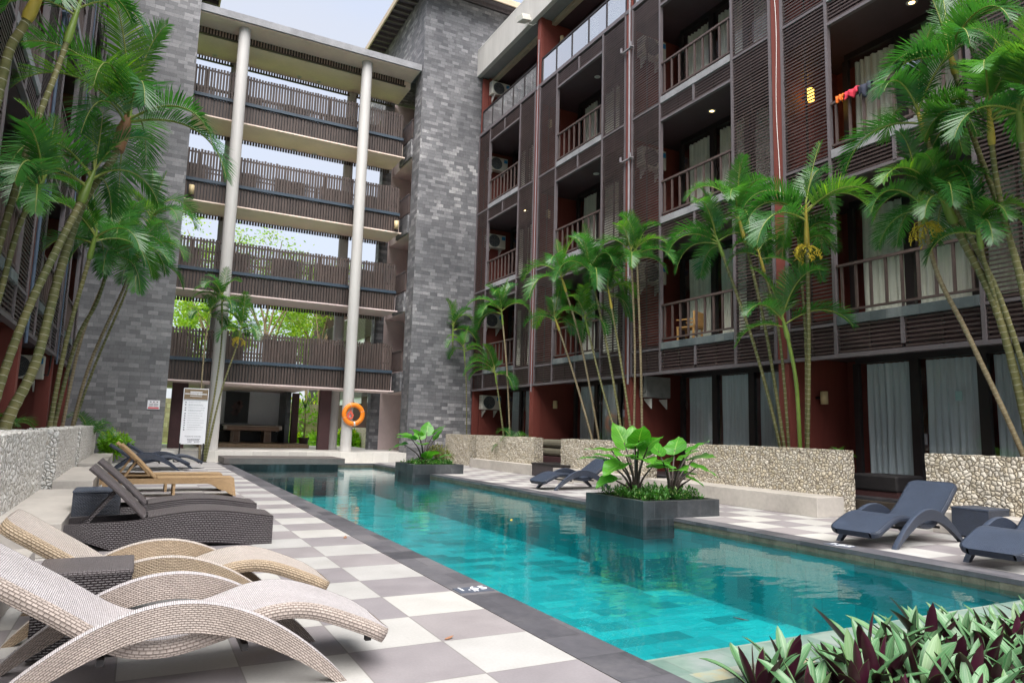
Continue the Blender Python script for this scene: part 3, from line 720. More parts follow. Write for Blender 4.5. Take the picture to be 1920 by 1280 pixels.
# roof
bp('roof', MB().box((BX0, 22.12, 15.74), (6.68, 25.2, 16.0)), 'concrete')
bp('ceiling', MB().box((BX0, 22.2, 15.70), (6.62, 25.1, 15.738)).box((BX0, 23.26, 15.42), (BX1+.25, 24.85, 15.69)), 'warm')
for yy, z0, z1 in ((23.16, 15.47, 15.69), (24.86, 15.3, 15.69)):
    l = MB(); x = BX0+.03
    while x < BX1-.05: l.box((x, yy, z0), (x+.064, yy+.04, z1)); x += .104
    l.box((BX0, yy-.03, z0-.04), (BX1, yy+.07, z0-.002))
    bp('hanging_slats', l, 'slat')
for z in SL[1:]:
    l = MB(); x = BX0+.03
    while x < BX1-.05: l.box((x, 24.70, z-.15), (x+.075, 24.745, z-.002)); x += .104
    bp('hanging_slats', l, 'slat')
def column(x, y, r, z1):
    c = MB(); rows = [(r+.015, .351), (r+.015, .40), (r, .43)]+[(r, z) for z in np.linspace(.6, z1, 14)]
    c.lathe(rows, (x, y, 0), 28); return bp('column', c, 'column')
column(-.06, 22.6, .205, 15.72); column(4.55, 22.6, .205, 15.72)
for x in (-.06, 4.6): column(x, 24.98, .2, 15.72)
# pillars and pool hall at ground level
for a, b in (((-1.36, 24.3), (-.84, 24.65)), ((3.92, 24.45), (4.36, 24.69)), ((3.58, 28.2), (3.85, 28.5))):
    bp('pillar', MB().box(a+(.352,), b+(2.679,)), 'pillar_brown')
bp('hall_floor', MB().box((-.3, 26.15, .35), (3.95, 30.2, .5)), 'wood_floor')
bp('hall_wall', MB().box((-.3, 29.9, .5), (3.3, 30.1, 2.9)), 'hall_wall')
bp('hall_post', MB().box((3.3, 28.2, .5), (3.5, 30.1, 2.9)), 'slate_dark')
bp('hall_ceiling', MB().box((-1.6, 24.76, 2.72), (3.7, 30.3, 2.95)), 'beige')
bp('hall_seat', MB().box((-.2, 29.2, .5), (3.2, 29.8, .95)).box((-.2, 29.7, .95), (3.2, 29.85, 1.25)), 'ottoman', bevel=.03)

# ------------------------------------------------------------------ stage at the pool end
t = thing('stone_stage', 'low grey stone stage at the far end of the pool', 'platform', (2, 20.8, 0))
o = MB().box((.10, 19.95, .02), (3.86, 21.75, .215)).build('slab', 'platform_grey', t, bevel=.008); o.location = (-2, -20.8, 0)
o = MB().box((.34, 20.2, -.4), (3.7, 21.7, .02)).build('support', 'step', t); o.location = (-2, -20.8, 0)

# ------------------------------------------------------------------ stone walls and benches
def stone_wall(label, mat, x0, x1, y0, y1, z1=1.1, group=None):
    m = MB(); rr = random.Random(int(y0*31+x0)); n = max(2, int((y1-y0)/.12)); k = 10
    def face(xa, flip):
        rows = [[(xa+rr.uniform(-.012, .012), lerp(y0, y1, j/n), z1*i/k+(0 if i < k else rr.uniform(-.014, .008))) for j in range(n+1)] for i in range(k+1)]
        return rows
    A, Bk = face(x0, 0), face(x1, 1)
    m.grid(A, smooth=False); m.grid([r[::-1] for r in Bk], smooth=False)
    m.grid([A[-1], Bk[-1]], smooth=False)
    m.grid([[A[i][0], Bk[i][0]] for i in range(k+1)], smooth=False); m.grid([[Bk[i][-1], A[i][-1]] for i in range(k+1)], smooth=False)
    return tag(m.build('stone_wall', mat), label, 'stone wall', group)
stone_wall('low rounded stone wall beside the tower at the far planter', 'rubble', 8.3, 8.62, 19.85, 22.6)
stone_wall('low rounded stone wall behind the pale bench by the far planter', 'rubble', 8.28, 8.6, 15.02, 19.15)
stone_wall('low rounded stone wall partly hidden by the big leaves of the near planter', 'rubble', 8.28, 8.6, 9.72, 13.5)
stone_wall('low rounded stone wall behind the bench between the near planter and the tilted blue lounger', 'rubble', 8.24, 8.58, 4.5, 8.33)
stone_wall('low rounded stone wall behind the navy wicker side table', 'rubble', 8.28, 8.6, -1.2, 3.08)
stone_wall('split white stone wall nearest the camera behind the pale wicker loungers', 'rubble_white', -3.85, -3.4, -1.5, 8.15)
stone_wall('split white stone wall behind the honey wicker loungers', 'rubble_white', -3.82, -3.4, 9.75, 13.6)
stone_wall('split white stone wall next to the golden shrub', 'rubble_white', -3.82, -3.4, 14.75, 20.6)
def bench(label, x0, x1, y0, y1, h):
    return tag(MB().box((x0, y0, 0), (x1, y1, h)).build('stone_bench', 'bench', bevel=.008), label, 'bench')
bench('pale stone bench against the wall by the far planter', 7.98, 8.3, 14.62, 19.0, .3)
bench('pale stone bench partly hidden behind the blue lounger and planter', 7.85, 8.3, 9.75, 13.2, .3)
bench('long pale stone bench between the near planter and the tilted blue lounger', 7.6, 8.26, 4.48, 8.9, .32)
bench('pale stone bench behind the navy wicker side table', 7.85, 8.3, -1, 2.75, .3)
bench('pale stone bench ledge nearest the camera behind the pale wicker loungers', -3.41, -2.84, 4.3, 8.05, .31)
bench('pale stone bench ledge behind the honey wicker loungers', -3.41, -2.86, 9.6, 13.5, .31)
bench('pale stone bench ledge at the end near the golden shrub', -3.41, -2.9, 14.6, 20.3, .31)
bench('pale stone bench ledge under the front pale lounger', -3.41, -2.95, -1.4, 3.6, .2)

# ------------------------------------------------------------------ square slate planters in the water
def planter(label, x0, y0, s=1.55, z1=.265):
    t = thing('slate_planter', label, 'planter', (x0+s/2, y0+s/2, 0))
    m = MB(); w = .10
    for a, b in (((0, 0), (s, w)), ((0, s-w), (s, s)), ((0, w), (w, s-w)), ((s-w, w), (s, s-w))):
        m.box((a[0]-s/2, a[1]-s/2, -.30), (b[0]-s/2, b[1]-s/2, z1))
    m.build('box', 'slate_dark', t)
    MB().box((-s/2+.06, -s/2+.06, -1.05), (s/2-.06, s/2-.06, -.301)).build('footing', 'pool', t)
    MB().box((-s/2+w, -s/2+w, -.29), (s/2-w, s/2-w, z1-.04)).build('soil', 'soil', t)
    return t
planter('square dark slate planter holding the tall elephant ear plants', 4.53, 5.11, 1.54)
planter('square dark slate planter at the far side by the tower', 4.6, 15.4, 1.55)
# ------------------------------------------------------------------ sun loungers
def wave_lounger(label, mats, loc, rz, group=None, head=.64):
    side_m, top_m = mats
    t = thing('wave_lounger', label, 'sun lounger', loc, rz, group)
    prof = curve([(0, 0, .185), (.14, 0, .26), (.42, 0, .365), (.64, 0, .375), (.88, 0, .305), (1.10, 0, .262), (1.3, 0, .30), (1.55, 0, .46), (1.8, 0, head-.02), (1.9, 0, head+.045)], 60)
    w = .31; th = .075; m = MB(); n = len(prof)
    L = [0]
    for a, b in zip(prof[:-1], prof[1:]): L.append(L[-1]+(b-a).length)
    rows = []; sect = [(-w, -th), (-w-.012, -th*.75), (-w-.014, -th*.35), (-w-.004, -.008), (-w+.02, 0)]
    secR = [(-y, z) for y, z in reversed(sect)]
    def end(i):                              # round the corners of the foot and head end
        d = min(L[i], L[-1]-L[i]); return .0 if d > .1 else .09*(1-math.sqrt(max(0, 1-(1-d/.1)**2)))
    nm = []
    for i in range(n):
        tg = (prof[min(i+1, n-1)]-prof[max(i-1, 0)]).normalized(); nm.append(Vector((-tg.z, 0, tg.x)))
    def pt(i, y, z):
        k = 1-end(i)/w; return prof[i]+nm[i]*z+Vector((0, y*k, 0))
    for sc, fl in ((sect, 1), (secR, 1)):
        rows = [[pt(i, y, z) for y, z in sc] for i in range(n)]
        m.grid(rows, 0, lambda i, j: (L[i], j*th/4))
    ys = np.linspace(-w+.02, w-.02, 9)
    m.grid([[pt(i, y, -.006*(1-(y/w)**2)) for y in ys] for i in range(n)], 1, lambda i, j: (ys[j], L[i]))
    m.grid([[pt(i, y, -th) for y in (w, -w)] for i in range(n)], 0, lambda i, j: (L[i], j*.6))
    for i in (0, n-1):
        e = [[pt(i, y, 0) for y in ys], [pt(i, y, -th) for y in ys]]
        m.grid(e, 0, lambda a, b: (ys[b], a*th))
    m.build('seat', [side_m, top_m], t)
    for s in (-1, 1):
        a = MB(); K = 44; y0, y1 = s*(w+.016), s*(w+.075)
        O, I = [], []
        for k in range(K+1):
            u = k/K; x = lerp(.26, 1.84, u); z = .445*math.sin(math.pi*u)**.86
            tt = .035+.105*math.sin(math.pi*u)**.8
            O.append(Vector((x, 0, z)))
            c = 1.05; I.append(Vector((lerp(x, 1.05, tt*.55), 0, max(0, z-tt))))
        Ls = [0]
        for p, q in zip(O[:-1], O[1:]): Ls.append(Ls[-1]+(q-p).length)
        def P(p, y): return (p.x, y, p.z)
        for y in (y0, y1):
            a.grid([[P(O[k]+(I[k]-O[k])*.06, y), P(O[k].lerp(I[k], .5), y), P(I[k], y)] for k in range(K+1)], 0, lambda i, j: (Ls[i], j*.5*(.035+.105*math.sin(math.pi*i/K)**.8)))
        ym = (y0+y1)/2
        yl = [y0, lerp(y0, y1, .2), ym, lerp(y0, y1, .8), y1]; zl = [.06, .012, 0, .012, .06]
        a.grid([[P(O[k]+(I[k]-O[k])*zz, yy) for yy, zz in zip(yl, zl)] for k in range(K+1)], 1, lambda i, j: (j*.015, Ls[i]))
        a.grid([[P(I[k], y0), P(I[k], y1)] for k in range(K+1)], 0, lambda i, j: (Ls[i], j*.06))
        a.build('arch', [side_m, top_m], t)
    for y in (-.25, .25): MB().box((.11, y-.016, .145), (.14, y+.016, .195)).build('foot_stub', 'bolt', t)
    for x in (.75, 1.35): MB().bar((x, -w-.02, .2), (x, w+.02, .2), .03).build('cross_bar', 'bolt', t)
    return t
G1 = 'curved wicker sun loungers'
wave_lounger('pale wicker wave lounger nearest the camera with its foot over the checked tiles', ('wicker_side', 'wicker_white_top'), (-1.0, .56, 0), R(180), G1)
wave_lounger('beige wicker wave lounger behind the small dark side table', ('wicker_tan2', 'wicker_tan2_top'), (-1.02, 1.80, 0), R(180), G1)
NV = ('wicker_navy', 'wicker_navy_top')
wave_lounger('navy wave lounger of the far pair facing the pool near the sign board', NV, (-1.0, 17.45, 0), R(181), G1)
wave_lounger('navy wave lounger furthest away just before the golden shrub', NV, (-.62, 18.3, 0), R(180), G1)
wave_lounger('navy wave lounger alone beside the near slate planter', NV, (5.58, 10.2, 0), R(3), G1)
wave_lounger('navy wave lounger beside the navy wicker side table by the water', NV, (5.40, 2.24, 0), R(4), G1, .70)
wave_lounger('navy wave lounger cut off by the frame nearest the bromeliad bed', NV, (5.42, .70, 0), R(4), G1)

def flat_lounger(label, loc, rz, style, group):
    t = thing('reclining_lounger', label, 'sun lounger', loc, rz, group)
    w = .31; hinge = 1.2
    if style == 'dark': sm, tm = 'wicker_dark', 'wicker_dark_top'; L = 1.92
    else: sm, tm = 'wicker_tan', 'wicker_tan'; L = 2.0
    def top(x): return .285+.075*math.sin(math.pi*min(1, x/1.35))**1.2-.03*max(0, (x-1.2)) if style == 'dark' else .315
    def bot(x):
        if style == 'dark': return .045*math.sin(math.pi*min(1, max(0, (x-.25)/1.2)))+(.17*max(0, (x-1.5))/.42)
        u = x/L; return .225-.225*(max(0, 1-u/.22))**1.6-.10*max(0, (u-.82)/.18)**1.5
    xs = np.linspace(0, L, 40); m = MB()
    for s in (-1, 1):
        y = s*w
        m.grid([[(x-(0.05*(1-k/3) if style != 'dark' and x < .01 else 0), y, lerp(bot(x), top(x), k/3)) for k in range(4)] for x in xs], 0, lambda i, j: (xs[i], j*.07))
        yi = s*(w-.045)
        m.grid([[(x, yi, lerp(max(bot(x), .1), top(x)-.002, k/3)) for k in range(4)] for x in xs], 0, lambda i, j: (xs[i], j*.07))
        m.grid([[(x, y, top(x)), (x, yi, top(x)-.002)] for x in xs], 1, lambda i, j: (xs[i], j*.05))
    m.grid([[(x, y, bot(x)) for y in (-w, w)] for x in xs], 0, lambda i, j: (xs[i], j*.6))
    for x in (0, L): m.grid([[(x, y, lerp(bot(x), top(x), k/3)) for k in range(4)] for y in np.linspace(-w, w, 6)], 0, lambda i, j: (i*.12, j*.09))
    m.build('frame', [sm, tm], t)
    xs2 = np.linspace(0.0, hinge, 30); ys = np.linspace(-w+.003, w-.003, 7); m = MB()
    m.grid([[(x, y, top(x)+.004) for y in ys] for x in xs2], 0, lambda i, j: (ys[j], xs2[i]))
    m.build('seat', tm, t)
    h = (.70 if style == 'dark' else .78); ang = R(44 if style == 'dark' else 45)
    d = Vector((math.cos(ang), 0, math.sin(ang))); nn = Vector((-d.z, 0, d.x)); p0 = Vector((hinge+.02, 0, top(hinge)+.02))
    m = MB(); k = 14
    sec = [(-w+.01, -.045), (-w, -.03), (-w, -.012), (-w+.012, 0), (w-.012, 0), (w, -.012), (w, -.03), (w-.01, -.045)]
    m.grid([[p0+d*(h*i/k)+nn*(z+.03*math.sin(math.pi*i/k)*.4)+Vector((0, y, 0)) for y, z in sec] for i in range(k+1)], 0, lambda i, j: (j*.1, i*h/k), True, True)
    for i in (0, k): m.add([p0+d*(h*i/k)+nn*z+Vector((0, y, 0)) for y, z in sec], [tuple(range(8))])
    m.build('backrest', tm, t)
    m = MB(); q = p0+d*(h*.52)-nn*.05
    for y in (-.2, .2): m.bar(q+Vector((0, y, 0)), (hinge+.62, y, .14), .03)
    m.bar(q+Vector((0, -.2, 0)), q+Vector((0, .2, 0)), .03)
    m.build('prop', sm, t)
    if style == 'dark':
        m = MB()
        for j in range(5): m.prism([(hinge+.30+j*.08, .15), (hinge+.37+j*.08, .15), (hinge+.36+j*.08, .20), (hinge+.33+j*.08, .18)], -.25, -.22)
        m.build('ratchet', 'ac_grey', t)
        MB().box((hinge, -w+.05, .10), (L-.04, w-.05, .12)).build('tray', 'bolt', t)
    else:
        for y in (-.27, .27): MB().box((.92, y-.02, 0), (.96, y+.02, .24)).build('leg', 'wicker_tan', t); MB().box((1.85, y-.03, 0), (1.91, y+.03, .24)).build('leg', 'wicker_tan', t)
    return t
G2 = 'reclining flat sun loungers'
flat_lounger('dark brown wicker recliner nearer the camera with raised back', (-.93, 4.84, 0), R(180), 'dark', G2)
flat_lounger('dark brown wicker recliner just beyond its twin with a raised back', (-.92, 6.12, 0), R(180), 'dark', G2)
flat_lounger('honey wicker recliner nearer the camera with thin legs and raised back', (-.74, 10.15, 0), R(180), 'tan', G2)
flat_lounger('honey wicker recliner behind its twin with only its top edge showing', (-.83, 11.2, 0), R(180), 'tan', G2)

def side_table(label, mat, x0, y0, x1, y1, h):
    t = thing('side_table', label, 'side table', ((x0+x1)/2, (y0+y1)/2, 0)); a, b = (x1-x0)/2, (y1-y0)/2
    m = MB()
    for q in ((-a, -b, a, -b), (a, -b, a, b), (a, b, -a, b), (-a, b, -a, -b)):
        n = 6; k = 5; bul = .012
        rows = []
        for i in range(k+1):
            z = lerp(.02, h-.012, i/k); rows.append([(lerp(q[0], q[2], j/n), lerp(q[1], q[3], j/n), z) for j in range(n+1)])
        m.grid(rows, 0, lambda i, j, h=h: (j*.075, i*h/5), False)
    m.build('body', mat[0], t)
    MB().box((-a-.006, -b-.006, h-.03), (a+.006, b+.006, h)).build('top', mat[1], t, bevel=.01)
    return t
side_table('small dark brown wicker side table between the pale wave loungers', ('wicker_dark', 'wicker_dark_top'), -2.70, 1.02, -2.25, 1.48, .455)
side_table('navy wicker side table standing between the two dark recliners', NV, -2.84, 5.28, -2.40, 5.74, .52)
side_table('navy wicker side table beside the blue loungers near the stone wall', NV, 7.72, 1.92, 8.22, 2.4, .40)

# ------------------------------------------------------------------ seats on the terraces
def ottoman(label, x0, y0, x1, y1, z0, z1):
    t = thing('ottoman', label, 'ottoman', ((x0+x1)/2, (y0+y1)/2, z0)); a, b = (x1-x0)/2, (y1-y0)/2
    MB().box((-a+.03, -b+.03, 0), (a-.03, b-.03, .1)).build('plinth', 'red_dark', t)
    MB().box((-a, -b, .10), (a, b, z1-z0)).build('cushion', 'ottoman', t, bevel=.035)
ottoman('black padded ottoman on the terrace step beside the curtained door', 9.2, 4.15, 9.95, 5.0, .3, .68)
t = thing('daybed', 'dark terrace daybed between two rounded stone walls', 'daybed', (9.6, 15.4, .3))
MB().box((-.5, -1.5, 0), (.5, 1.3, .22)).build('base', 'pillar_brown', t, bevel=.01)
for z in (.24, .50): MB().box((-.45, -1.3, z), (.45, 1.2, z+.24)).build('cushion', 'cushion', t, bevel=.08)
t = thing('stone_block', 'small pale stone block in front of the dark terrace box', 'stone block', (7.35, 11.75, 0))
MB().box((-.15, -.15, 0), (.15, .15, .30)).build('block', 'bench', t, bevel=.006)
t = thing('storage_box', 'low dark storage box in the gap between two stone walls', 'box', (8.55, 13.9, 0))
MB().box((-.55, -.9, 0), (.3, .75, .34)).build('body', 'wicker_dark', t, bevel=.01); MB().box((-.57, -.92, .342), (.32, .77, .38)).build('lid', 'ottoman', t, bevel=.01)

# light wooden chair on the first balcony
t = thing('balcony_chair', 'light wooden chair behind the balcony railing above the near planter', 'chair', (9.95, 10.05, 3.58), R(200))
MB().box((-.25, -.25, .40), (.25, .25, .44)).build('seat', 'chair_wood', t, bevel=.008)
MB().box((-.25, .22, .44), (.25, .26, .82)).build('backrest', 'chair_wood', t, bevel=.008)
for x in (-.22, .22):
    for y in (-.22, .22): MB().box((x-.022, y-.022, 0), (x+.022, y+.022, .40)).build('leg', 'chair_wood', t)
for x in (-.26, .24): MB().box((x-.02, -.24, .60), (x+.02, .24, .63)).build('armrest', 'chair_wood', t)

# ------------------------------------------------------------------ air conditioners, lamps, floodlight
def ac_unit(name='air_conditioner'):
    t = thing(name, '', 'air conditioner', (0, 0, 0), 0, 'air conditioners on the partition walls')
    m = MB().box((-.42, -.14, 0), (.42, .14, .56)).build('casing', 'ac', t, bevel=.015)
    g_ = MB(); cx, cz, r = -.10, .28, .235
    k = 36
    P = [[(cx+rr_*math.cos(2*math.pi*j/k), -.146-dy, cz+rr_*math.sin(2*math.pi*j/k)) for j in range(k)] for rr_, dy in ((0.001, -.004), (r, -.004), (r+.012, .006), (r+.02, 0))]
    g_.grid(P, 0, None, True, True)
    g_.build('fan_opening', 'ac_dark', t)
    w = MB()
    for q in np.linspace(.05, r-.01, 6):
        P = [[(cx+(q+d)*math.cos(2*math.pi*j/k), -.15, cz+(q+d)*math.sin(2*math.pi*j/k)) for j in range(k)] for d in (-.003, .003)]; w.grid(P, 0, None, False, True)
    for j in range(8): a = j*math.pi/4; w.bar((cx, -.151, cz), (cx+r*math.cos(a), -.151, cz+r*math.sin(a)), .005)
    w.lathe([(.001, .0)], (0, 0, 0), 4) if False else None
    w.build('grille', 'ac_grey', t)
    MB().box((.24, -.146, .36), (.40, -.1405, .50)).build('sticker', 'ac_blue', t)
    s = MB()
    for i in range(8): s.box((-.428, -.11, .06+i*.06), (-.4205, .11, .075+i*.06))
    s.build('side_fins', 'ac_grey', t)
    for x in (-.3, .22): MB().prism([(.14, -.03), (-.16, -.03), (-.16, -.06), (.14, -.30)], x, x+.03, 'x').build('bracket', 'window_white', t)
    MB().tube([(.40, .06, .12), (.5, .06, .1), (.52, .14, .3), (.52, .16, .6)], .02, 6).build('hose', 'black', t)
    return t
proto = ac_unit(); first = True
def place_ac(x, y, z, label, rz=0):
    global first
    o = proto if first else dup(proto); first = False
    o.location = (x, y, z); o.rotation_euler = (0, 0, rz); o['label'] = label
    if 'grey backed' in label:
        for ch in o.children:
            if ch.name.startswith('casing'): ch.data = ch.data.copy(); ch.data.materials[0] = M['ac_grey']
nm = ['ground floor terrace', 'first floor balcony', 'second floor balcony', 'third floor balcony', 'top floor terrace']
for k, zf in enumerate(ZF): place_ac(10.02, 21.68, zf+(1.82 if k else 1.8), 'white air conditioner in the %s next to the slate tower' % nm[k])
for k, zf in enumerate(ZF[1:4], 1): place_ac(9.88, 11.5, zf+1.82, 'white air conditioner behind louvres of the %s above the elephant ears' % nm[k])
place_ac(9.95, 11.42, 2.28-.02, 'grey backed air conditioner under the louvres near the palm trunks', R(180))
place_ac(-4.86, 16.75, 2.2, 'white air conditioner under the louvres behind the leaning palm trunks')

def wall_lamp(label, x, y, z, lit=False, s=1.):
    t = thing('wall_lamp', label, 'wall lamp', (x, y, z), 0, 'wall lamps on the partition walls')
    MB().box((-.03*s, .0, -.02), (.03*s, .14, .02)).build('bracket', 'black', t)
    MB().lathe([(.001, -.13*s), (.075*s, -.13*s), (.075*s, .13*s), (.001, .13*s)], (0, -.05, 0), 16).build('lamp_shade', 'lamp_lit' if lit else 'lamp_body', t)
for k, zf in enumerate(ZF):
    wall_lamp('small brass wall lamp in the %s behind the flowering palm' % nm[k], 10.15, 6.33, zf+1.82, lit=False) if k != 2 else wall_lamp('glowing amber wall lamp seen through the louvres', 10.0, 6.33, zf+1.80, True)
for k in (0, 2, 3, 4): wall_lamp('small brass wall lamp in the %s of the second bay from the tower' % nm[k], 10.08 if k in (0, 4) else 9.65, 16.84, ZF[k]+1.9)
wall_lamp('square cream lamp on the walkway slats at the left end', -1.36, 23.02, 9.44, False, 1.2)
wall_lamp('square cream lamp on the walkway slats at the right end', 6.2, 23.02, 9.4, False, 1.2)

def downlight(label, x, y, z, lit):
    t = thing('ceiling_light', label, 'ceiling light', (x, y, z), 0, 'round downlights')
    MB().lathe([(.055, 0), (.055, -.012), (.095, -.012), (.10, -.002)], (0, 0, 0), 20).build('rim', 'window_white', t)
    MB().lathe([(.001, -.006), (.055, -.006)], (0, 0, 0), 16).build('diffuser', 'down_lit' if lit else 'down_off', t)
downlight('lit round downlight in the second floor balcony ceiling above the near planter', 10.0, 9.24, 9.538, True)
downlight('lit round downlight in the balcony ceiling over the hanging clothes', 10.0, 3.97, 9.538, True)
downlight('unlit round downlight in the third floor ceiling of the middle bay', 10.0, 14.4, 12.838, False)
downlight('unlit round downlight in the second floor ceiling of the middle bay', 10.0, 14.4, 9.538, False)
downlight('lit round downlight in the second floor ceiling of the bay by the tower', 9.9, 18.9, 9.538, True)
for z, s in ((15.42, 'under the roof'), (12.3, 'under the third walkway'), (9.1, 'under the second walkway'), (5.88, 'under the first walkway')):
    for x, p in ((-.9, 'left'), (2.3, 'middle'), (3.1, 'right')):
        downlight('small downlight %s, the %s one of three' % (s, p), x, 24.6, z-.002, False)

t = thing('floodlight', 'white box floodlight on an arm below the roof edge', 'floodlight', (9.0, 17.5, 16.15))
MB().obox((-.15, .0, .05), (.20, .05, .06), (-.04, .17, 0), (-.03, 0, .10)).build('housing', 'plastic', t, bevel=.01)
MB().tube([(0, 0, .02), (.06, -.03, -.12), (.2, -.1, -.16), (.28, -.2, -.1)], .016, 6).build('arm', 'cable', t)

# clothes over the balcony railing
def cloth(label, mat, y0, y1, zt, drop, seed, x=9.28):
    rr = random.Random(seed); rows = []
    n = 10
    for i in range(9):
        v = i/8; r = []
        for j in range(n+1):
            y = lerp(y0, y1, j/n)
            k = (v-.4); dx = -.04-.02*math.sin(j*1.3+seed) if k > 0 else .05
            z = zt-(abs(k)*drop*(1 if k > 0 else .5)*(.8+.3*math.sin(j*.9+seed)))
            r.append((x+(dx if abs(k) > .05 else 0)+rr.uniform(-.008, .008), y+rr.uniform(-.01, .01), z+.03*(abs(k) < .15)))
        rows.append(r)
    m = MB().grid(rows); o = m.build('hanging_cloth', mat)
    s = o.modifiers.new('thick', 'SOLIDIFY'); s.thickness = .02
    tag(o, label, 'clothing', 'clothes hung on the railing')
cloth('orange cloth hung over the balcony railing', 'cloth_orange', 5.08, 4.92, 7.90, .2, 1)
cloth('red cloth hung over the balcony railing', 'cloth_red', 4.90, 4.62, 7.91, .24, 2)
cloth('navy cloth hung over the balcony railing', 'cloth_navy', 4.60, 4.36, 7.91, .4, 3)
cloth('grey folded cloth further along the balcony railing', 'cloth_grey', 3.75, 3.0, 7.91, .25, 4)

# ------------------------------------------------------------------ lifebuoy, sign board, warning sign, pool table, picture
t = thing('lifebuoy', 'orange lifebuoy ring hung on the round column over the pool end', 'lifebuoy', (4.70, 22.33, 1.73))
K, J = 40, 12; Rm, rm = .345, .088; m = MB(); tp = MB()
rows = [[((Rm+rm*math.cos(2*math.pi*b/J))*math.cos(2*math.pi*a/K), rm*.8*math.sin(2*math.pi*b/J), (Rm+rm*math.cos(2*math.pi*b/J))*math.sin(2*math.pi*a/K)) for b in range(J)] for a in range(K+1)]
m.grid(rows, 0, None, True, True).build('ring', 'orange', t)
for a0 in (270+8, 200, 20, 110):
    rows = [[((Rm+rm*1.02*math.cos(2*math.pi*b/J))*math.cos(R(a0+d)), rm*.83*math.sin(2*math.pi*b/J), (Rm+rm*1.02*math.cos(2*math.pi*b/J))*math.sin(R(a0+d))) for b in range(J)] for d in ((-5, 0, 5) if a0 > 270 else (-.6, .6))]
    tp.grid(rows, 0, None, True, True)
tp.build('reflective_tape', 'tape', t)
MB().box((-.012, .0, .42), (.012, .06, .47)).build('hook', 'black', t)
e = MB()
pts = [(0, .19), (.075, .06), (.125, -.02), (.10, -.13), (.03, -.185), (-.06, -.175), (-.125, -.09), (-.115, .03), (-.05, .10)]
inn = [(0, .05), (.03, -.01), (.06, -.07), (.045, -.10), (.01, -.12), (-.02, -.115), (-.045, -.08), (-.03, -.02), (-.01, .02)]
n = len(pts)
for j in range(n):
    a, b, c_, d_ = pts[j], pts[(j+1) % n], inn[(j+1) % n], inn[j]
    e.prism([a, b, c_, d_], .03, .045)
e.build('emblem', 'emblem', t).location = (-.10, 0, 0)

t = thing('sign_board', 'tall white pool rules board with brown heading on two black posts', 'sign', (-.73, 21.62, 0), R(-2))
MB().box((-.375, -.012, .57), (.375, .012, 2.38)).build('panel', 'sign_white', t)
MB().box((-.355, -.0145, 2.02), (.355, -.0122, 2.355)).build('heading', 'sign_brown', t)
MB().box((-.355, -.0165, 1.985), (.355, -.0124, 2.018)).build('heading_strip', 'sign_text', t)
m = MB()
m.box((-.18, -.0165, 2.245), (.18, -.0147, 2.275)).box((-.18, -.0165, 2.115), (.18, -.0147, 2.13)).box((-.33, -.0165, 2.185), (-.19, -.0147, 2.21)).box((.19, -.0165, 2.185), (.33, -.0147, 2.21))
rl = random.Random(5); x = -.175
while x < .165: w = rl.uniform(.014, .03); m.box((x, -.0165, 2.17), (x+w, -.0147, 2.225)); x += w+.008
m.build('heading_text', 'sign_white', t)
m = MB(); k = MB(); z = 1.93
for r in range(12):
    lines = rl.choice((1, 2, 2, 3)) if r < 6 else rl.choice((1, 1, 2))
    kk = 8; rad = .026
    k.add([(-.285+rad*math.cos(2*math.pi*j/kk)*rl.uniform(.7, 1.1), -.0128, z-.012+rad*math.sin(2*math.pi*j/kk)*rl.uniform(.5, 1)) for j in range(kk)], [tuple(range(kk))])
    for li in range(lines):
        x = -.20; xe = rl.uniform(.15, .31)
        while x < xe: w = rl.uniform(.02, .06); m.box((x, -.0135, z-.008), (min(x+w, .32), -.0122, z+.006)); x += w+.012
        z -= .030
    z -= .045
m.build('lettering', 'sign_text', t); k.build('pictograms', 'sign_ink', t)
lettering("TODAY'S WATER", .062, 'sign_ink', t, (0, -.0135, .80), (R(90), 0, 0))
m = MB()
for zz, xa, xb in ((.74, -.16, .20), (.715, -.16, .20), (.69, -.14, .2), (.655, -.14, -.02), (.63, -.14, -.03), (.655, .05, .2), (.63, .05, .2)):
    x = xa
    while x < xb: w = rl.uniform(.02, .045); m.box((x, -.0135, zz-.007), (x+w, -.0122, zz+.007)); x += w+.01
m.build('readings', 'sign_ink', t)
for x in (-.36, .34):
    MB().box((x-.02, -.03, .02), (x+.02, .0, .60)).box((x-.035, -.045, .02), (x+.035, .015, .26)).build('post', 'black', t)
    MB().box((x-.14, -.10, 0), (x+.14, .08, .02)).build('foot', 'black', t)

t = thing('warning_sign', 'small white warning sign with red band on the slate tower', 'sign', (-1.94, 21.985, 1.80))
MB().box((-.18, -.006, -.14), (.18, .006, .15)).build('plate', 'sign_white', t)
MB().box((-.155, -.009, -.125), (.155, -.0062, -.07)).build('red_band', 'sign_red', t)
m = MB()
for zz in (-.045, .0, .03): m.box((-.13, -.009, zz-.006), (-.02, -.0062, zz+.006)).box((.0, -.009, zz-.006), (.13, -.0062, zz+.006))
for q in (-.09, .0, .1): m.prism([(q-.02, .08), (q+.02, .08), (q+.02, .115), (q-.02, .115)], -.009, -.0062)
m.build('symbols', 'sign_ink', t)
m = MB().bar((-.10, -.0095, .02), (.12, -.0095, .11), .014, .003); m.build('red_stroke', 'sign_red', t)

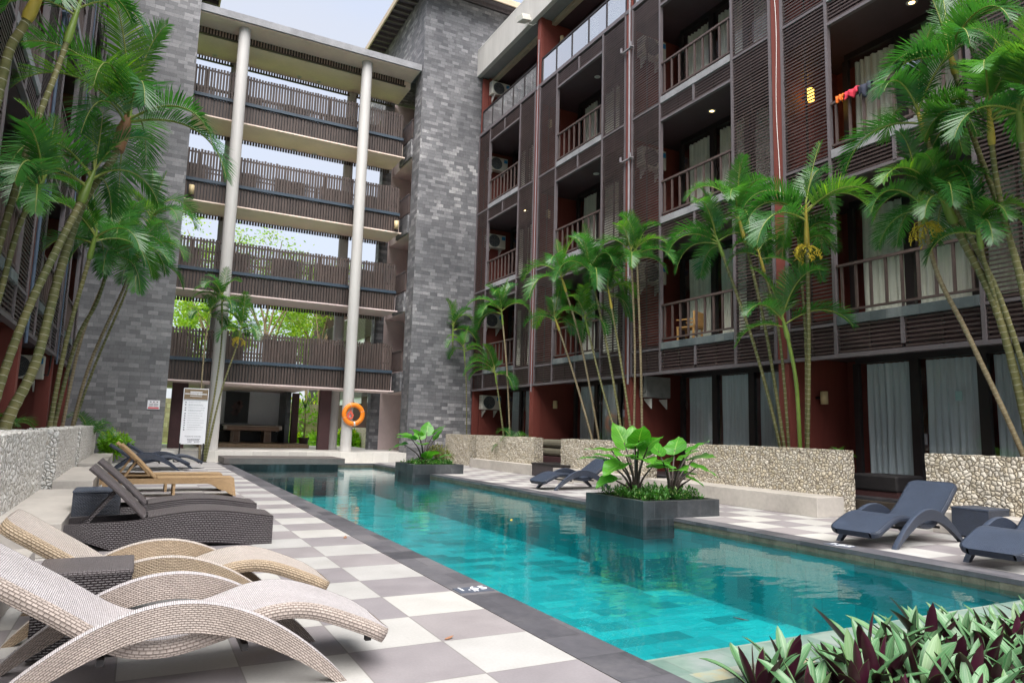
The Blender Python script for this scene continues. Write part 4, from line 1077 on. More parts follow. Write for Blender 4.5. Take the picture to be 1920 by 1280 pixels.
t = thing('pool_table', 'brown billiard table in the hall behind the columns', 'billiard table', (1.9, 28, .5))
MB().box((-1.05, -.6, .50), (1.05, .6, .68)).build('body', 'table_wood', t, bevel=.02)
MB().box((-1.10, -.65, .682), (1.10, .65, .72)).build('rail', 'table_trim', t, bevel=.01)
MB().box((-.93, -.5, .7205), (.93, .5, .725)).build('cloth_bed', 'felt', t)
for x in (-.62, .62):
    MB().prism([(x-.16, .0), (x+.16, .0), (x+.14, .5), (x-.14, .5)], -.4, .4).build('leg', 'table_wood', t)
    MB().prism([(x-.13, .03), (x-.115, .03), (x-.10, .47), (x-.115, .47)], -.408, -.402).prism([(x+.115, .03), (x+.13, .03), (x+.115, .47), (x+.10, .47)], -.408, -.402).prism([(x-.12, .02), (x+.12, .02), (x+.12, .035), (x-.12, .035)], -.408, -.402).build('leg_trim', 'table_trim', t)
for x in (-1.08, 1.08): MB().box((x-.06, -.67, .56), (x+.06, -.64, .725)).build('pocket', 'table_trim', t, bevel=.01)
t = thing('wall_picture', 'large dark framed picture on the grey hall wall', 'picture', (1.48, 29.88, 2.0))
MB().box((-.50, -.03, -.70), (.50, .0, .70)).build('frame', 'black', t)
MB().box((-.45, -.034, -.65), (.45, -.031, .65)).build('canvas', 'picture_dark', t)
m = MB(); k = 18
for cx, cz, a, b in ((.02, .02, .22, .22), (-.06, -.24, .17, .14), (.1, .22, .14, .1)):
    m.add([(cx+a*math.cos(2*math.pi*j/k)*(1+.25*math.sin(j*2.2)), -.0345, cz+b*math.sin(2*math.pi*j/k)*(1+.2*math.cos(j*1.7))) for j in range(k)], [tuple(range(k))])
m.build('paint_patch', 'picture_red', t)
# ------------------------------------------------------------------ palms
def frond(lm, rm, base, az, el, L, droop, rr, tint, dens=38):
    d = Vector((math.cos(az)*math.cos(el), math.sin(az)*math.cos(el), math.sin(el))); p = Vector(base)
    N = 22; pts = [p.copy()]; ds = L/N; tw = rr.uniform(-.5, .5)
    side_sw = rr.uniform(-.10, .10)
    dirs = [d.copy()]
    for i in range(N):
        t = i/N
        d = d+Vector((0, 0, -1))*droop*ds*(.35+1.5*t)/L*1.6+Vector((-math.sin(az), math.cos(az), 0))*side_sw*ds
        d.normalize(); p = p+d*ds; pts.append(p.copy()); dirs.append(d.copy())
    rm.tube(pts, [lerp(.016, .003, i/N)*(.5+L*.45) for i in range(N+1)], 5, 0, False, tint)
    n = int(dens*(.78+.38*L)); Lf = .27*min(L, 1.7)+.06
    gap_at = rr.uniform(.3, .9)
    for k in range(n):
        t = .13+.87*k/(n-1); x = t*N; i = min(int(x), N-1); f = x-i
        P = pts[i].lerp(pts[i+1], f); D = dirs[i].lerp(dirs[i+1], f).normalized()
        S = D.cross(Vector((0, 0, 1)))
        if S.length < .05: S = Vector((-math.sin(az), math.cos(az), 0))
        S.normalize(); U = S.cross(D).normalized()
        S2 = (S*math.cos(tw*t)+U*math.sin(tw*t)); U2 = (U*math.cos(tw*t)-S*math.sin(tw*t))
        pr = math.sin(math.pi*(.16+.80*t))**.65
        for s in (-1, 1):
            l = Lf*pr*rr.uniform(.86, 1.1)
            a = lerp(R(18), R(56), t)+rr.uniform(-.05, .05)
            lift = lerp(.45, .15, t)+rr.uniform(-.07, .07)
            q = (S2*s*math.cos(a)+D*math.sin(a)+U2*lift).normalized()
            w = .0098*(.55+.5*min(L, 1.5))*rr.uniform(.8, 1.15)*(.5+.5*pr)
            wv = (D-q*D.dot(q)).normalized()
            fall = rr.uniform(.05, .38)
            prev = P; rows = []
            for h, ww in ((0, .45), (.3, 1), (.65, .85), (1, .06)):
                c = P+q*(l*h)+Vector((0, 0, -1))*(fall*l*h*h*.7)
                rows.append([c-wv*w*ww, c+wv*w*ww])
            lm.grid(rows, 0, None, True, False, min(1, max(0, tint+rr.uniform(-.05, .12)+(.25 if rr.random() < .025 else 0))))

def palm(label, pts, r, L, nf, seed, group, crown_fr=1., trunk='trunk', shaft='crownshaft', flower=False, spear=True, zb=.28, sheath=False, azb=None):
    rr = random.Random(seed)
    pts = [Vector(p) for p in pts]
    d0 = (pts[0]-pts[1]); d0 = d0/abs(d0.z) if abs(d0.z) > .01 else Vector((0, 0, -1))
    d0 = Vector((d0.x*.5, d0.y*.5, -1)); base = pts[0]+d0*(pts[0].z-zb) if pts[0].z > zb+.05 else pts[0]
    if pts[0].z > zb+.05: pts = [base]+pts
    t = thing('palm_tree', label, 'palm tree', tuple(pts[0]), 0, group)
    o = pts[0]; pts = [p-o for p in pts]
    cv = curve(pts, 30); m = MB()
    top = cv[-1]; td = (cv[-1]-cv[-3]).normalized()
    csl = min(.55, .2+L*.22); k0 = 30
    acc = 0
    for i in range(30, 0, -1):
        acc += (cv[i]-cv[i-1]).length
        if acc > csl: k0 = i-1; break
    tp = cv[:k0+1]
    dense = []
    for a, b in zip(tp[:-1], tp[1:]):
        dense += [a.lerp(b, q/3) for q in range(3)]
    dense.append(tp[-1])
    r *= .78; m.tube(dense, [r*(1.25-.35*min(1, 3*i/len(dense))-.18*i/len(dense))*(1+.05*math.sin(i*2.1+seed)) for i in range(len(dense))], 9)
    m.build('trunk', trunk, t)
    sp = cv[k0:]; ns = len(sp)
    MB().tube([sp[0]+(sp[-1]-sp[0])*q for q in (0, .12, .35, .6, .85, 1)], [r*.88, r*1.06, r*.95, r*.72, r*.5, r*.35], 9).build('crownshaft', shaft, t)
    lm, rm = MB(), MB()
    for i in range(nf):
        az = (azb if azb is not None else rr.uniform(0, 6.28))+i*2.399+rr.uniform(-.3, .3)
        lay = i/max(1, nf-1)
        el = lerp(R(76), R(20), lay**.85)+rr.uniform(-.15, .15)
        Lf = L*rr.uniform(.82, 1.08)*(.88 if lay < .2 else 1)
        b = top-td*csl*lay*.55
        frond(lm, rm, b, az, el, Lf, lerp(1.1, 1.75, rr.random())*(1 if lay > .15 else .75), rr, rr.choice((0, .1, .2, .35, .6)) if lay < .6 else rr.choice((0, 0, .05, .3)))
    if spear:
        frond(lm, rm, top, rr.uniform(0, 6.28), R(80), L*.75, .35, rr, .55, 26)
    cr = lm.build('crown', 'frond', t); rm.build('frond_stems', 'rachis', cr)
    if flower:
        f = MB(); fb = sp[0]
        for i in range(26):
            a = rr.uniform(0, 6.28); e = rr.uniform(-.7, .3); q = fb+Vector((math.cos(a)*.26*math.cos(e), math.sin(a)*.26*math.cos(e), math.sin(e)*.2-.05))*rr.uniform(.5, 1)
            f.tube([fb, (fb+q)/2+Vector((0, 0, .04)), q], [.006, .008, .004], 4)
            for j in range(4): f.bar(q+Vector((rr.uniform(-.03, .03), rr.uniform(-.03, .03), -.03*j-.01)), q+Vector((rr.uniform(-.03, .03), rr.uniform(-.03, .03), -.03*j-.045)), .012)
        f.build('flower_cluster', 'blossom', t)
    if sheath:
        MB().tube([sp[0]-td*.05, sp[0]+td*.3, sp[0]+td*.55], [r*1.3, r*1.35, r*.7], 9).build('dry_sheath', 'sheath', t)
    return t
GR, GL, GB = 'palms along the louvred wing', 'palms leaning in beside the pale loungers', 'palms by the sign board'
# trunk points from root to crown, radius, frond length, number of fronds
PR = [
 ('short palm against the slate tower face', [(8.90,22.29,1.13),(8.61,22.24,3.17),(8.30,21.70,5.39)], .05, 1.25, 8, {}),
 ('thin shorter palm where the slate tower meets the wing', [(9.00,21.59,1.18),(8.78,21.30,3.03),(8.55,21.14,4.50)], .04, 1.1, 6, {}),
 ('small bushy palm in front of the ground floor air conditioner by the tower', [(8.90,18.26,1.13),(8.69,18.25,2.33),(8.50,18.32,3.44)], .05, 1.2, 9, dict(shaft='crownshaft')),
 ('slim palm rising over the small bushy palm by the tower', [(8.95,17.88,1.14),(8.72,17.80,3.42),(8.45,17.84,5.54)], .05, 1.35, 9, dict(trunk='trunk_brown')),
 ('leaning palm with low crown before the middle bay railing', [(8.80,12.74,1.17),(8.46,13.27,3.09),(8.15,13.78,4.65)], .05, 1.15, 7, dict(trunk='trunk_brown', shaft='crownshaft_yellow')),
 ('leaning palm with yellow crownshaft in the middle bay cluster', [(8.90,12.55,1.20),(8.44,12.82,3.81),(8.00,13.25,5.81)], .05, 1.4, 9, dict(trunk='trunk_brown', shaft='crownshaft_yellow')),
 ('greenish leaning palm with drooping crown in the middle bay cluster', [(8.80,11.58,1.15),(8.54,11.93,2.58),(8.15,12.22,4.49)], .045, 1.1, 7, {}),
 ('tallest leaning palm of the middle bay cluster', [(8.90,11.46,1.15),(8.50,11.58,3.41),(8.0,11.77,5.73)], .055, 1.45, 10, {}),
 ('green stemmed palm leaning beside the drain pipe', [(8.85,11.06,1.43),(8.57,11.14,3.23),(8.25,11.26,5.05)], .05, 1.05, 6, dict(shaft='crownshaft_yellow')),
 ('straight palm standing just in front of the drain pipe', [(8.90,10.97,1.43),(8.63,10.61,3.47),(8.25,10.29,5.85)], .045, 1.25, 8, dict(trunk='trunk_brown')),
 ('straight palm right of the drain pipe behind the elephant ears', [(8.95,10.71,1.44),(8.69,10.47,3.60),(8.35,10.21,5.95)], .05, 1.2, 7, dict(trunk='trunk_brown')),
 ('leaning palm crossing the first balcony with the wooden chair', [(8.90,6.35,1.14),(8.44,6.52,3.06),(7.85,6.96,5.39)], .052, 1.3, 9, {}),
 ('taller leaning palm beside the balcony with the wooden chair', [(8.90,6.25,1.14),(8.42,6.26,3.57),(7.95,6.46,5.78)], .052, 1.3, 9, dict(shaft='crownshaft_yellow')),
 ('thin palm with a sparse crown before the red pillar', [(8.95,6.18,1.14),(8.57,6.03,3.34),(8.25,6.22,4.97)], .045, .9, 6, dict(shaft='crownshaft_yellow')),
 ('young smooth green palm with a low arching crown', [(8.80,5.79,1.13),(8.48,5.57,2.28),(8.25,5.53,3.06),(8.10,5.54,3.56)], .06, 1.25, 6, dict(trunk='crownshaft', azb=2.4)),
 ('slender ringed palm standing against the louvres next to the flowering palm', [(8.95,5.77,1.12),(8.56,5.40,3.07),(8.15,5.17,4.85)], .045, .9, 6, {}),
 ('flowering palm with yellow blossom and wide crown before the lit lamp', [(8.90,5.70,1.12),(8.46,5.25,3.05),(7.80,4.70,5.38)], .06, 1.55, 12, dict(flower=True, shaft='crownshaft_yellow')),
 ('leaning palm crossing the wide curtained balcony with a yellow blossom', [(8.80,1.98,1.10),(8.23,2.33,2.83),(7.93,2.56,3.79),(7.55,2.53,4.88)], .055, 1.1, 9, dict(flower=True, trunk='trunk_brown')),
 ('thick pale ringed palm at the right border', [(8.90,1.91,1.07),(8.29,1.92,3.02),(7.90,2.18,4.23),(7.65,2.30,4.87)], .085, 1.1, 8, {}),
 ('palm with bright green crownshaft in front of the right louvres', [(9.00,1.88,1.07),(8.41,1.89,2.70),(8.03,1.93,3.73),(7.75,1.87,4.36)], .05, .95, 7, {}),
 ('high palm whose fronds hide the hanging clothes', [(8.90,1.70,1.08),(8.23,1.87,3.29),(7.75,2.25,4.86),(7.35,2.38,6.09)], .06, 1.35, 10, dict(shaft='crownshaft_yellow')),
 ('high palm with pale crownshaft near the right border', [(8.90,1.57,1.01),(8.17,1.54,3.23),(7.67,1.53,4.71),(7.25,1.37,5.76)], .06, 1.3, 10, dict(shaft='crownshaft_yellow')),
 ('highest palm in the upper right corner', [(9.00,1.49,1.02),(8.31,1.68,3.87),(7.88,1.94,5.74),(7.55,2.01,7.00)], .06, 1.2, 9, dict(shaft='crownshaft_yellow')),
 ('palm cut by the right border below the highest crown', [(8.90,1.39,1.02),(8.14,1.19,3.17),(7.62,1.16,4.58),(7.15,0.97,5.67)], .06, 1.25, 10, {}),
]
PL = [
 ('thick ringed palm with a large spreading crown over the slate tower', [(-3.83,7.80,1.19),(-3.60,7.92,2.01),(-3.46,8.08,3.31),(-3.28,8.21,4.40),(-2.97,8.31,5.19),(-2.81,8.40,6.03)], .095, 2.0, 12, dict(shaft='crownshaft', sheath=True)),
 ('yellow ringed palm beside the thick palm trunk', [(-3.90,7.20,1.40),(-3.70,7.35,2.58),(-3.43,7.47,3.60),(-3.26,7.55,4.21),(-3.14,7.60,4.71)], .08, 1.4, 8, {}),
 ('thin green palm near the left border with low crown', [(-3.88,6.00,1.73),(-3.75,5.87,2.69),(-3.64,5.78,3.41),(-3.45,5.70,3.96)], .05, .9, 5, {}),
 ('tall palm at the left border whose crown leaves the picture', [(-3.90,5.70,2.16),(-3.74,5.78,3.64),(-3.66,5.81,4.27),(-3.59,5.83,4.72),(-3.48,5.86,5.29),(-3.33,5.90,6.25)], .055, 1.0, 6, dict(trunk='trunk')),
 ('palm with orange crownshaft in the upper left corner', [(-3.81,4.30,2.98),(-3.66,4.07,4.25),(-3.61,4.01,4.60),(-3.53,3.97,4.81),(-3.38,3.90,5.30)], .065, 1.0, 6, dict(shaft='crownshaft_yellow')),
 ('green ringed palm against the far end of the left wing', [(-3.84,13.00,1.18),(-3.71,12.84,2.77),(-3.47,12.67,4.39),(-3.37,12.60,5.07)], .07, 1.55, 9, {}),
 ('curving palm in the clump before the slate tower', [(-3.89,14.40,1.17),(-3.65,14.22,2.91),(-3.32,14.12,3.89),(-3.13,14.00,5.07)], .065, 1.5, 9, {}),
 ('taller palm in the clump before the slate tower', [(-3.80,15.10,1.17),(-3.65,15.27,3.02),(-3.35,15.38,4.35),(-2.98,15.50,5.73)], .055, 1.5, 9, dict(trunk='trunk_brown')),
 ('brown ringed palm leaning furthest over the slate tower', [(-3.76,17.20,1.17),(-3.52,17.13,2.70),(-3.01,17.05,4.45),(-2.70,17.00,5.54)], .06, 1.6, 9, dict(trunk='trunk_brown')),
 ('high far palm of the clump with fronds over the walkway railing', [(-3.77,17.80,1.17),(-3.44,17.91,2.76),(-2.88,18.06,4.91),(-2.48,18.20,7.08)], .05, 1.7, 9, {}),
]
PB = [
 ('slim upright palm behind the sign board', [(-0.46,21.70,0.02),(-0.59,21.68,2.36),(-0.59,21.66,3.97),(-0.53,21.65,4.98)], .045, 1.0, 6, dict(zb=0, trunk='trunk_brown')),
 ('slender palm with the highest crown in front of the round column', [(-0.36,21.75,0.02),(-0.16,21.71,2.30),(-0.09,21.68,4.02),(-0.20,21.65,5.56)], .045, 1.25, 8, dict(zb=0)),
 ('slender palm leaning away from the sign board with a tiny blossom', [(-0.30,21.72,0.02),(0.03,21.65,2.34),(0.36,21.6,3.75),(0.50,21.55,4.61)], .045, 1.2, 8, dict(zb=0, flower=True)),
]
sd_ = 11
for rows, gname in ((PR, GR), (PL, GL), (PB, GB)):
    for lab, pts, r, L, nf, kw in rows:
        palm(lab, pts, r, L, nf, sd_, gname, **kw); sd_ += 7
struct('planting_bed', MB().box((8.62, -1, -.05), (8.855, 22, .26)), 'soil')
struct('planting_bed', MB().box((-4.28, -1.5, -.05), (-3.86, 21.9, .26)), 'soil')
# trunkless young palms that peep over the stone walls
def palmlet(label, loc, L, nf, seed):
    rr = random.Random(seed); t = thing('young_palm', label, 'young palm', loc, 0, 'young palms behind the stone walls'); lm, rm = MB(), MB()
    for i in range(nf): frond(lm, rm, (0, 0, .5*i/nf*.2), i*2.4+rr.random(), R(rr.uniform(35, 75)), L*rr.uniform(.8, 1.1), 1.4, rr, rr.choice((0, .1, .4)), 24)
    c = lm.build('crown', 'frond', t); rm.build('frond_stems', 'rachis', c)
palmlet('young palm bush behind the split white wall below the thick trunk', (-4.05, 8.9, .95), .6, 6, 5)
palmlet('young palm bush behind the palm clump at the slate tower', (-3.5, 19.5, .7), 1.0, 8, 6)
palmlet('young palm bush behind the wall beside the ground floor curtain', (8.74, 17.2, .7), .95, 8, 8)
palmlet('young palm bush at the corner of the tower and wing', (8.8, 22.6-1.2, .6), .8, 7, 9)
palmlet('young palm bush behind the wall by the red pillar', (8.75, 5.0, .75), .5, 6, 10)

# ------------------------------------------------------------------ planter plants
def elephant_ear(label, loc, leaves, seed, sc=1.):
    """leaves: list of (azimuth deg, stalk reach, stalk height, leaf length, tilt deg)"""
    rr = random.Random(seed); t = thing('elephant_ear_plant', label, 'plant', loc, 0, 'elephant ear plants')
    def prof(u): return float(np.interp(u, (0, .06, .14, .26, .42, .6, .78, .92, 1), (.30, .72, .93, 1., .92, .72, .42, .15, .0)))
    for az, reach, h, l, tilt in leaves:
        a = R(az); d = Vector((math.cos(a), math.sin(a), 0)); top = d*reach*sc+Vector((0, 0, h*sc))
        st = curve([(d.x*.03, d.y*.03, 0), d*reach*.35*sc+Vector((0, 0, h*.55*sc)), top], 10)
        lf = MB().tube(st, [lerp(.026, .010, i/10)*sc for i in range(11)], 6).build('stalk', 'purple_stem', t)
        ti = R(tilt); ld = d*math.cos(ti)+Vector((0, 0, math.sin(ti))); up = Vector((0, 0, 1))*math.cos(ti)-d*math.sin(ti)
        side = Vector((-d.y, d.x, 0)); roll = rr.uniform(-.35, .35); side = side*math.cos(roll)+up*math.sin(roll); up = ld.cross(side)*-1 if ld.cross(side).dot(up) < 0 else ld.cross(side)
        b = top-ld*l*.22*sc
        m = MB(); m.cleaf(b, ld, side, up, l*sc, l*.37*sc, prof, bend=rr.uniform(.25, .65), fold=rr.uniform(.05, .3), nl=14, tint=rr.choice((0, .1, .25, .5)), wave=.055)
        m.build('leaf', 'big_leaf', t)
elephant_ear('tall elephant ear clump with upright leaves in the near slate planter', (5.05, 5.95, .22), [(95, .30, .90, .62, 62), (170, .46, .78, .62, 10), (60, .34, .90, .56, 55), (150, .55, .62, .56, 15), (215, .56, .70, .56, 10), (240, .30, .95, .55, 50), (200, .5, .55, .62, -12), (250, .35, .66, .58, 12), (140, .36, .62, .5, 30), (300, .3, .55, .5, 5), (185, .5, .32, .5, -5), (30, .3, .7, .5, 35), (270, .3, .85, .55, 45), (230, .42, .86, .5, 25)], 3)
elephant_ear('second elephant ear clump with rounder leaves in the near slate planter', (5.52, 5.62, .22), [(40, .35, .80, .58, 40), (0, .48, .66, .62, 12), (330, .42, .55, .5, -8), (110, .25, .78, .52, 50), (250, .3, .5, .45, 10), (20, .52, .42, .42, 5), (290, .35, .36, .36, -10), (200, .28, .62, .4, 20), (60, .4, .6, .42, 15), (270, .3, .7, .44, 35), (345, .36, .82, .46, 35)], 4)
elephant_ear('bright yellow green elephant ear clump in the far slate planter', (5.25, 16.3, .22), [(190, .45, .75, .68, 20), (170, .62, .58, .6, -5), (60, .42, .95, .6, 55), (10, .4, .8, .5, 60), (240, .4, .6, .6, 10), (100, .25, .8, .5, 45), (300, .3, .3, .5, 20), (320, .5, .22, .5, 35), (210, .3, .9, .55, 40), (150, .5, .85, .5, 20), (260, .45, .25, .5, 40), (350, .3, .95, .5, 45)], 5)
def cover(label, x0, y0, x1, y1, z, n, seed, mat='cover_leaf', h=.16, name='ground_cover'):
    rr = random.Random(seed); m = MB()
    for i in range(n):
        x, y = rr.uniform(x0, x1), rr.uniform(y0, y1); hh = h*rr.uniform(.35, 1.25); k = rr.randint(5, 8)
        lean = Vector((rr.uniform(-.3, .3), rr.uniform(-.3, .3), 1)); base = Vector((x, y, z)); tip = base+lean*hh
        m.tube([base, tip], [.003, .002], 3, 0, False)
        for j in range(k):
            a = rr.uniform(0, 6.28); e = rr.uniform(-.1, .9); f = rr.uniform(.35, 1.05)
            d = Vector((math.cos(a)*math.cos(e), math.sin(a)*math.cos(e), math.sin(e))); s = Vector((-math.sin(a), math.cos(a), 0))
            m.cleaf(base.lerp(tip, f), d, s, s.cross(d), rr.uniform(.045, .085), rr.uniform(.010, .017), lambda u: math.sin(math.pi*min(1, .08+.92*u))**.8, bend=.6, fold=.2, nl=3, tint=1. if rr.random() < .07 else rr.choice((0, 0, .1, .3)))
    return tag(m.build(name, mat), label, 'ground cover', None, 'stuff')
cover('low leafy ground cover filling the near slate planter', 4.68, 5.26, 5.95, 6.55, .22, 430, 1)
cover('low leafy ground cover filling the far slate planter', 4.75, 15.55, 6.0, 16.85, .2, 260, 2)

def shrub(name, label, loc, rx, rz, n, leaf, seed, mat, cat='shrub', mid=.5):
    rr = random.Random(seed); t = thing(name, label, cat, loc)
    s = MB()
    for i in range(9):
        a = rr.uniform(0, 6.28); q = Vector((math.cos(a)*rx*.6, math.sin(a)*rx*.6, rz*rr.uniform(.8, 1.6)))
        s.tube([(0, 0, 0), q*.5+Vector((0, 0, .05)), q], [.014, .01, .005], 5)
    s.build('stems', 'bark', t)
    m = MB(); lumps = [(Vector((rr.gauss(0, .45)*rx, rr.gauss(0, .45)*rx, rz*(mid*2)*rr.uniform(.35, 1.05))), rr.uniform(.35, .6)*rx) for _ in range(14)]
    for i in range(n):
        c, r_ = rr.choice(lumps); v = Vector((rr.gauss(0, 1), rr.gauss(0, 1), rr.gauss(0, 1))).normalized()
        p = c+v*r_*rr.uniform(.6, 1.05); p.z = max(.03, p.z)
        d = (v+Vector((rr.uniform(-.6, .6), rr.uniform(-.6, .6), rr.uniform(0, .8)))).normalized(); sd2 = d.cross(Vector((rr.uniform(-1, 1), rr.uniform(-1, 1), .3))).normalized()
        tint = rr.uniform(.3, 1.) if p.z > rz*1.1 and rr.random() < .6 else rr.choice((0, .1, .3))
        m.cleaf(p, d, sd2, sd2.cross(d), leaf*rr.uniform(.7, 1.2), leaf*.22, lambda u: math.sin(math.pi*min(1, .1+.9*u))**.8, bend=.5, fold=.25, nl=2, tint=tint)
    m.build('foliage', mat, t)
shrub('golden_shrub', 'bright golden green shrub at the foot of the slate tower', (-2.92, 21.2, .1), .44, .62, 1500, .12, 4, 'shrub_leaf')
shrub('olive_shrub', 'fine leaved olive shrub at the back of the far slate planter', (5.85, 16.7, .22), .34, .42, 1000, .07, 5, 'dry_leaf')

# bromeliad like rosettes in the foreground bed
def rosette(seed, sc):
    rr = random.Random(seed); t = thing('bed_plant', '', 'plant', (0, 0, 0)); m = MB()
    n = rr.randint(9, 13)
    for i in range(n):
        a = i*2.399+rr.uniform(-.3, .3); lay = i/(n-1); e = lerp(R(86), R(46), lay**.8)+rr.uniform(-.1, .1)
        d = Vector((math.cos(a)*math.cos(e), math.sin(a)*math.cos(e), math.sin(e))); s = Vector((-math.sin(a), math.cos(a), 0)); up = s.cross(d)
        if up.z < 0: up = -up
        L = sc*rr.uniform(.85, 1.15)*lerp(.85, 1.05, lay)
        m.cleaf(Vector((math.cos(a), math.sin(a), 0))*.015+Vector((0, 0, .02)), d, s, up, L, L*.105*rr.uniform(.85, 1.15), lambda u: float(np.interp(u, (0, .2, .45, .7, .86, .95, 1), (.55, .8, 1, .88, .55, .25, 0))), bend=rr.uniform(-.05, .8), fold=.28, nl=8, mi=0, tint=rr.choice((0, 0, .1, .6)) if lay < .4 else rr.choice((0, .05)), thick=.0022, mi2=1)
    m.build('leaves', ['rhoeo_top', 'rhoeo_under'], t)
    return t
protos = [rosette(100+i, .345) for i in range(7)]
rr = random.Random(9); used = set(); k = 0
for row, y in enumerate((-.72, -.98, -1.24, -1.5)):
    x = .62+row*.07
    while x < 4.9:
        px, py = x+rr.uniform(-.05, .05), y+rr.uniform(-.06, .06)
        i = rr.randrange(7)
        if i in used: o = dup(protos[i])
        else: o = protos[i]; used.add(i)
        o.location = (px, py, -.07); o.rotation_euler = (rr.uniform(-.15, .15), rr.uniform(-.15, .15), rr.uniform(0, 6.28)); s = rr.uniform(.7, 1.15); o.scale = (s, s, s)
        o['group'] = 'striped rosettes in the foreground bed'; o['label'] = 'green and maroon rosette plant in the bed at the near pool end'
        x += rr.uniform(.24, .33)
for i in range(7):
    if i not in used: bpy.data.objects.remove(protos[i].children[0]); bpy.data.objects.remove(protos[i])

# fallen leaves
for i, (lab, x, y, z, l, rz_, mt) in enumerate((('dry brown leaf lying on the checked deck beside the coping', -.12, 4.62, .004, .10, 1.2, 'sheath'), ('small dead leaf on the near checked tiles', -.55, .62, .004, .07, .3, 'sheath'),
        ('dark fallen leaf floating near the foreground rosettes', 1.9, .55, WZ+.004, .13, 2.6, 'purple_stem'), ('yellow leaf floating in the middle of the pool', 2.9, 6.3, WZ+.004, .09, .8, 'blossom'), ('dry leaf on the checked deck before the long pale bench', 6.5, 3.2, .004, .09, 2.1, 'sheath'))):
    m = MB().cleaf((0, 0, 0), (1, 0, 0), (0, 1, 0), (0, 0, 1), l, l*.2, lambda u: math.sin(math.pi*min(1, .05+.95*u))**.8, bend=-.5, fold=.2, nl=5, thick=.001)
    o = tag(m.build('fallen_leaf', mt), lab, 'leaf'); o.location = (x, y, z); o.rotation_euler = (.05, .03, rz_)

# ------------------------------------------------------------------ garden beyond the walkway
struct('lawn', MB().box((-14, 30.2, -.3), (18, 60, .18)), 'lawn')
struct('garden_path', MB().box((3.4, 30.2, -.2), (6.4, 34, .2)), 'platform_white')
tag(MB().box((-14, 37.2, 0), (7.2, 37.5, 2.5)).build('garden_wall', 'garden_wall'), 'old stone garden wall beyond the lawn', 'wall')
def tree(label, x, y, h, cr, seed, nleaf=2600, leaf=.19, tr=.16, trunk_h=None):
    rr = random.Random(seed); t = thing('garden_tree', label, 'tree', (x, y, .1), 0, 'trees beyond the walkway')
    m = MB(); th = trunk_h or h*.55
    lean = Vector((rr.uniform(-.08, .08), rr.uniform(-.06, .06), 1)); tips = []
    P = [lean*(th*i/6)+Vector((rr.uniform(-.1, .1), rr.uniform(-.1, .1), 0))*(i > 0) for i in range(7)]
    m.tube(P, [lerp(tr, tr*.55, i/6) for i in range(7)], 8)
    for b in range(9):
        s = P[rr.randint(3, 6)]; a = rr.uniform(0, 6.28); e = Vector((math.cos(a)*cr*rr.uniform(.5, .95), math.sin(a)*cr*rr.uniform(.5, .95), rr.uniform(.12, .42)*h))
        q = [s, s+e*.45+Vector((0, 0, .3)), s+e]; q = curve(q, 6); m.tube(q, [lerp(tr*.45, .02, i/6) for i in range(7)], 6); tips += [q[4], q[6]]
    m.build('trunk', 'bark', t)
    m = MB()
    cl = [(p+Vector((rr.gauss(0, .5), rr.gauss(0, .5), rr.gauss(0, .4))), rr.uniform(.45, 1.0)) for p in tips for _ in range(2)]
    for i in range(int(nleaf*1.25)):
        c, r_ = rr.choice(cl); v = Vector((rr.gauss(0, .6), rr.gauss(0, .6), rr.gauss(0, .45)))*r_; p = c+v
        d = Vector((rr.gauss(0, 1), rr.gauss(0, 1), rr.gauss(0, .6))).normalized(); s = d.cross(Vector((rr.gauss(0, 1), rr.gauss(0, 1), rr.gauss(0, 1)))).normalized()
        l = leaf*rr.uniform(.6, 1.2); w = l*.3
        m.add([p-s*w*.2, p+d*l*.5-s*w, p+d*l, p+d*l*.5+s*w], [(0, 1, 2, 3)], 0, None, True, rr.choice((0, .1, .3, .7)))
    m.build('crown', 'tree_leaf', t)
tree('slim garden tree seen over the first walkway railing at the far left', -2.6, 40, 11, 2.0, 1, 2200)
tree('leafy garden tree behind the round column', 1.0, 43, 14, 2.6, 2, 3000)
tree('tall bare trunked garden tree in the middle of the walkway gap', 4.4, 42, 13.5, 2.6, 3, 3000)
tree('bright leafy garden tree right of the middle', 8.0, 43, 13, 2.8, 4, 3200)
tree('dense garden tree behind the second column', 11.2, 42, 14.5, 3., 5, 3200)
tree('garden tree far behind the stone wall at the left', -5.5, 48, 13, 3., 6, 2600)
tree('broad garden tree at the back between two trunks', 2.4, 52, 15, 3.6, 7, 3000, .34)
tree('broad garden tree at the back on the right', 9.5, 54, 16, 4, 8, 3000, .34)
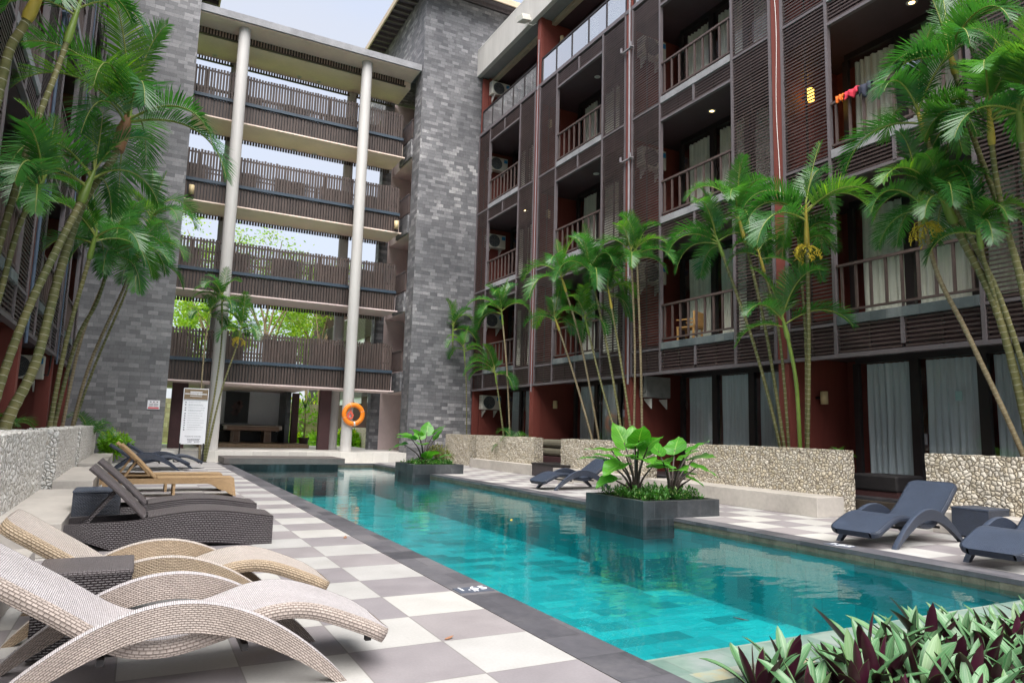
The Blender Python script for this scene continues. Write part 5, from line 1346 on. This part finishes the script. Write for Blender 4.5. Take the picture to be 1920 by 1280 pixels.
for i, (x, y, rx, rz, l) in enumerate(((-2.9, 36.4, .5, .5, 'leafy bush by the garden wall seen left of the sign board'), (5.0, 36.2, .5, .4, 'leafy bush by the garden wall near the potted plant'), (6.3, 34.0, .7, .55, 'low leafy bush behind the second column'), (7.6, 33.2, .7, .6, 'low leafy bush in front of the far wing'))):
    shrub('garden_bush', l, (x, y, .15), rx, rz, 900, .24, 30+i, 'shrub_leaf')
for i, (x, l) in enumerate(((-3.6, 'tall leafy bush rising above the garden wall on the left'), (1.6, 'tall leafy bush above the garden wall in the middle'), (5.4, 'tall leafy bush rising above the garden wall on the right'))):
    shrub('garden_bush', l, (x, 38.6, .6), 1.5, 1.7, 1500, .26, 50+i, 'shrub_leaf')

t = thing('potted_plant', 'spiky potted plant with a thin bare stem on the podium', 'potted plant', (4.02, 27.6, .35))
MB().lathe([(.001, 0), (.16, 0), (.21, .36), (.235, .37), (.235, .42), (.19, .42), (.18, .36), (.001, .36)], (0, 0, 0), 20).build('pot', 'pot', t)
MB().tube([(0, 0, .34), (.02, 0, 1.0), (-.02, .02, 1.75)], [.03, .024, .02], 7).build('stem', 'bark', t)
m = MB(); rr = random.Random(4)
for i in range(46):
    a = rr.uniform(0, 6.28); e = rr.uniform(-.35, 1.3); d = Vector((math.cos(a)*math.cos(e), math.sin(a)*math.cos(e), math.sin(e))); s = Vector((-math.sin(a), math.cos(a), 0))
    m.cleaf((-.02, .02, 1.72+rr.uniform(-.08, .1)), d, s, s.cross(d), rr.uniform(.4, .6), .022, lambda u: max(.05, 1-u), bend=.7, fold=.3, nl=5, tint=0)
m.build('leaves', 'cover_leaf', t)

# far wing behind the right tower
t = thing('far_wing', 'far hotel wing with dark red walls glimpsed behind the second column', 'building', (0, 0, 0))
MB().box((8.3, 30.5, 0), (14, 48, 9.6)).build('wall', 'red_dark', t)
MB().box((8.05, 31, 0), (8.28, 36, 1.25)).build('garden_screen', 'rubble', t)
l = MB()
for k in range(2):
    for i in range(22): l.box((8.2, 31, 2.9+k*3.25+i*.07), (8.26, 48, 2.93+k*3.25+i*.07))
l.build('louver_panel', 'louver', t)
for k in range(1, 3):
    for y in (31.2, 34, 37, 40, 43): MB().box((8.24, y, .9+k*3.25-1.6), (8.29, y+1.6, .9+k*3.25+.3)).build('window', 'curtain', t)
MB().box((8.16, 30.45, 0), (8.3, 30.6, 9.6)).build('corner_post', 'window_white', t)
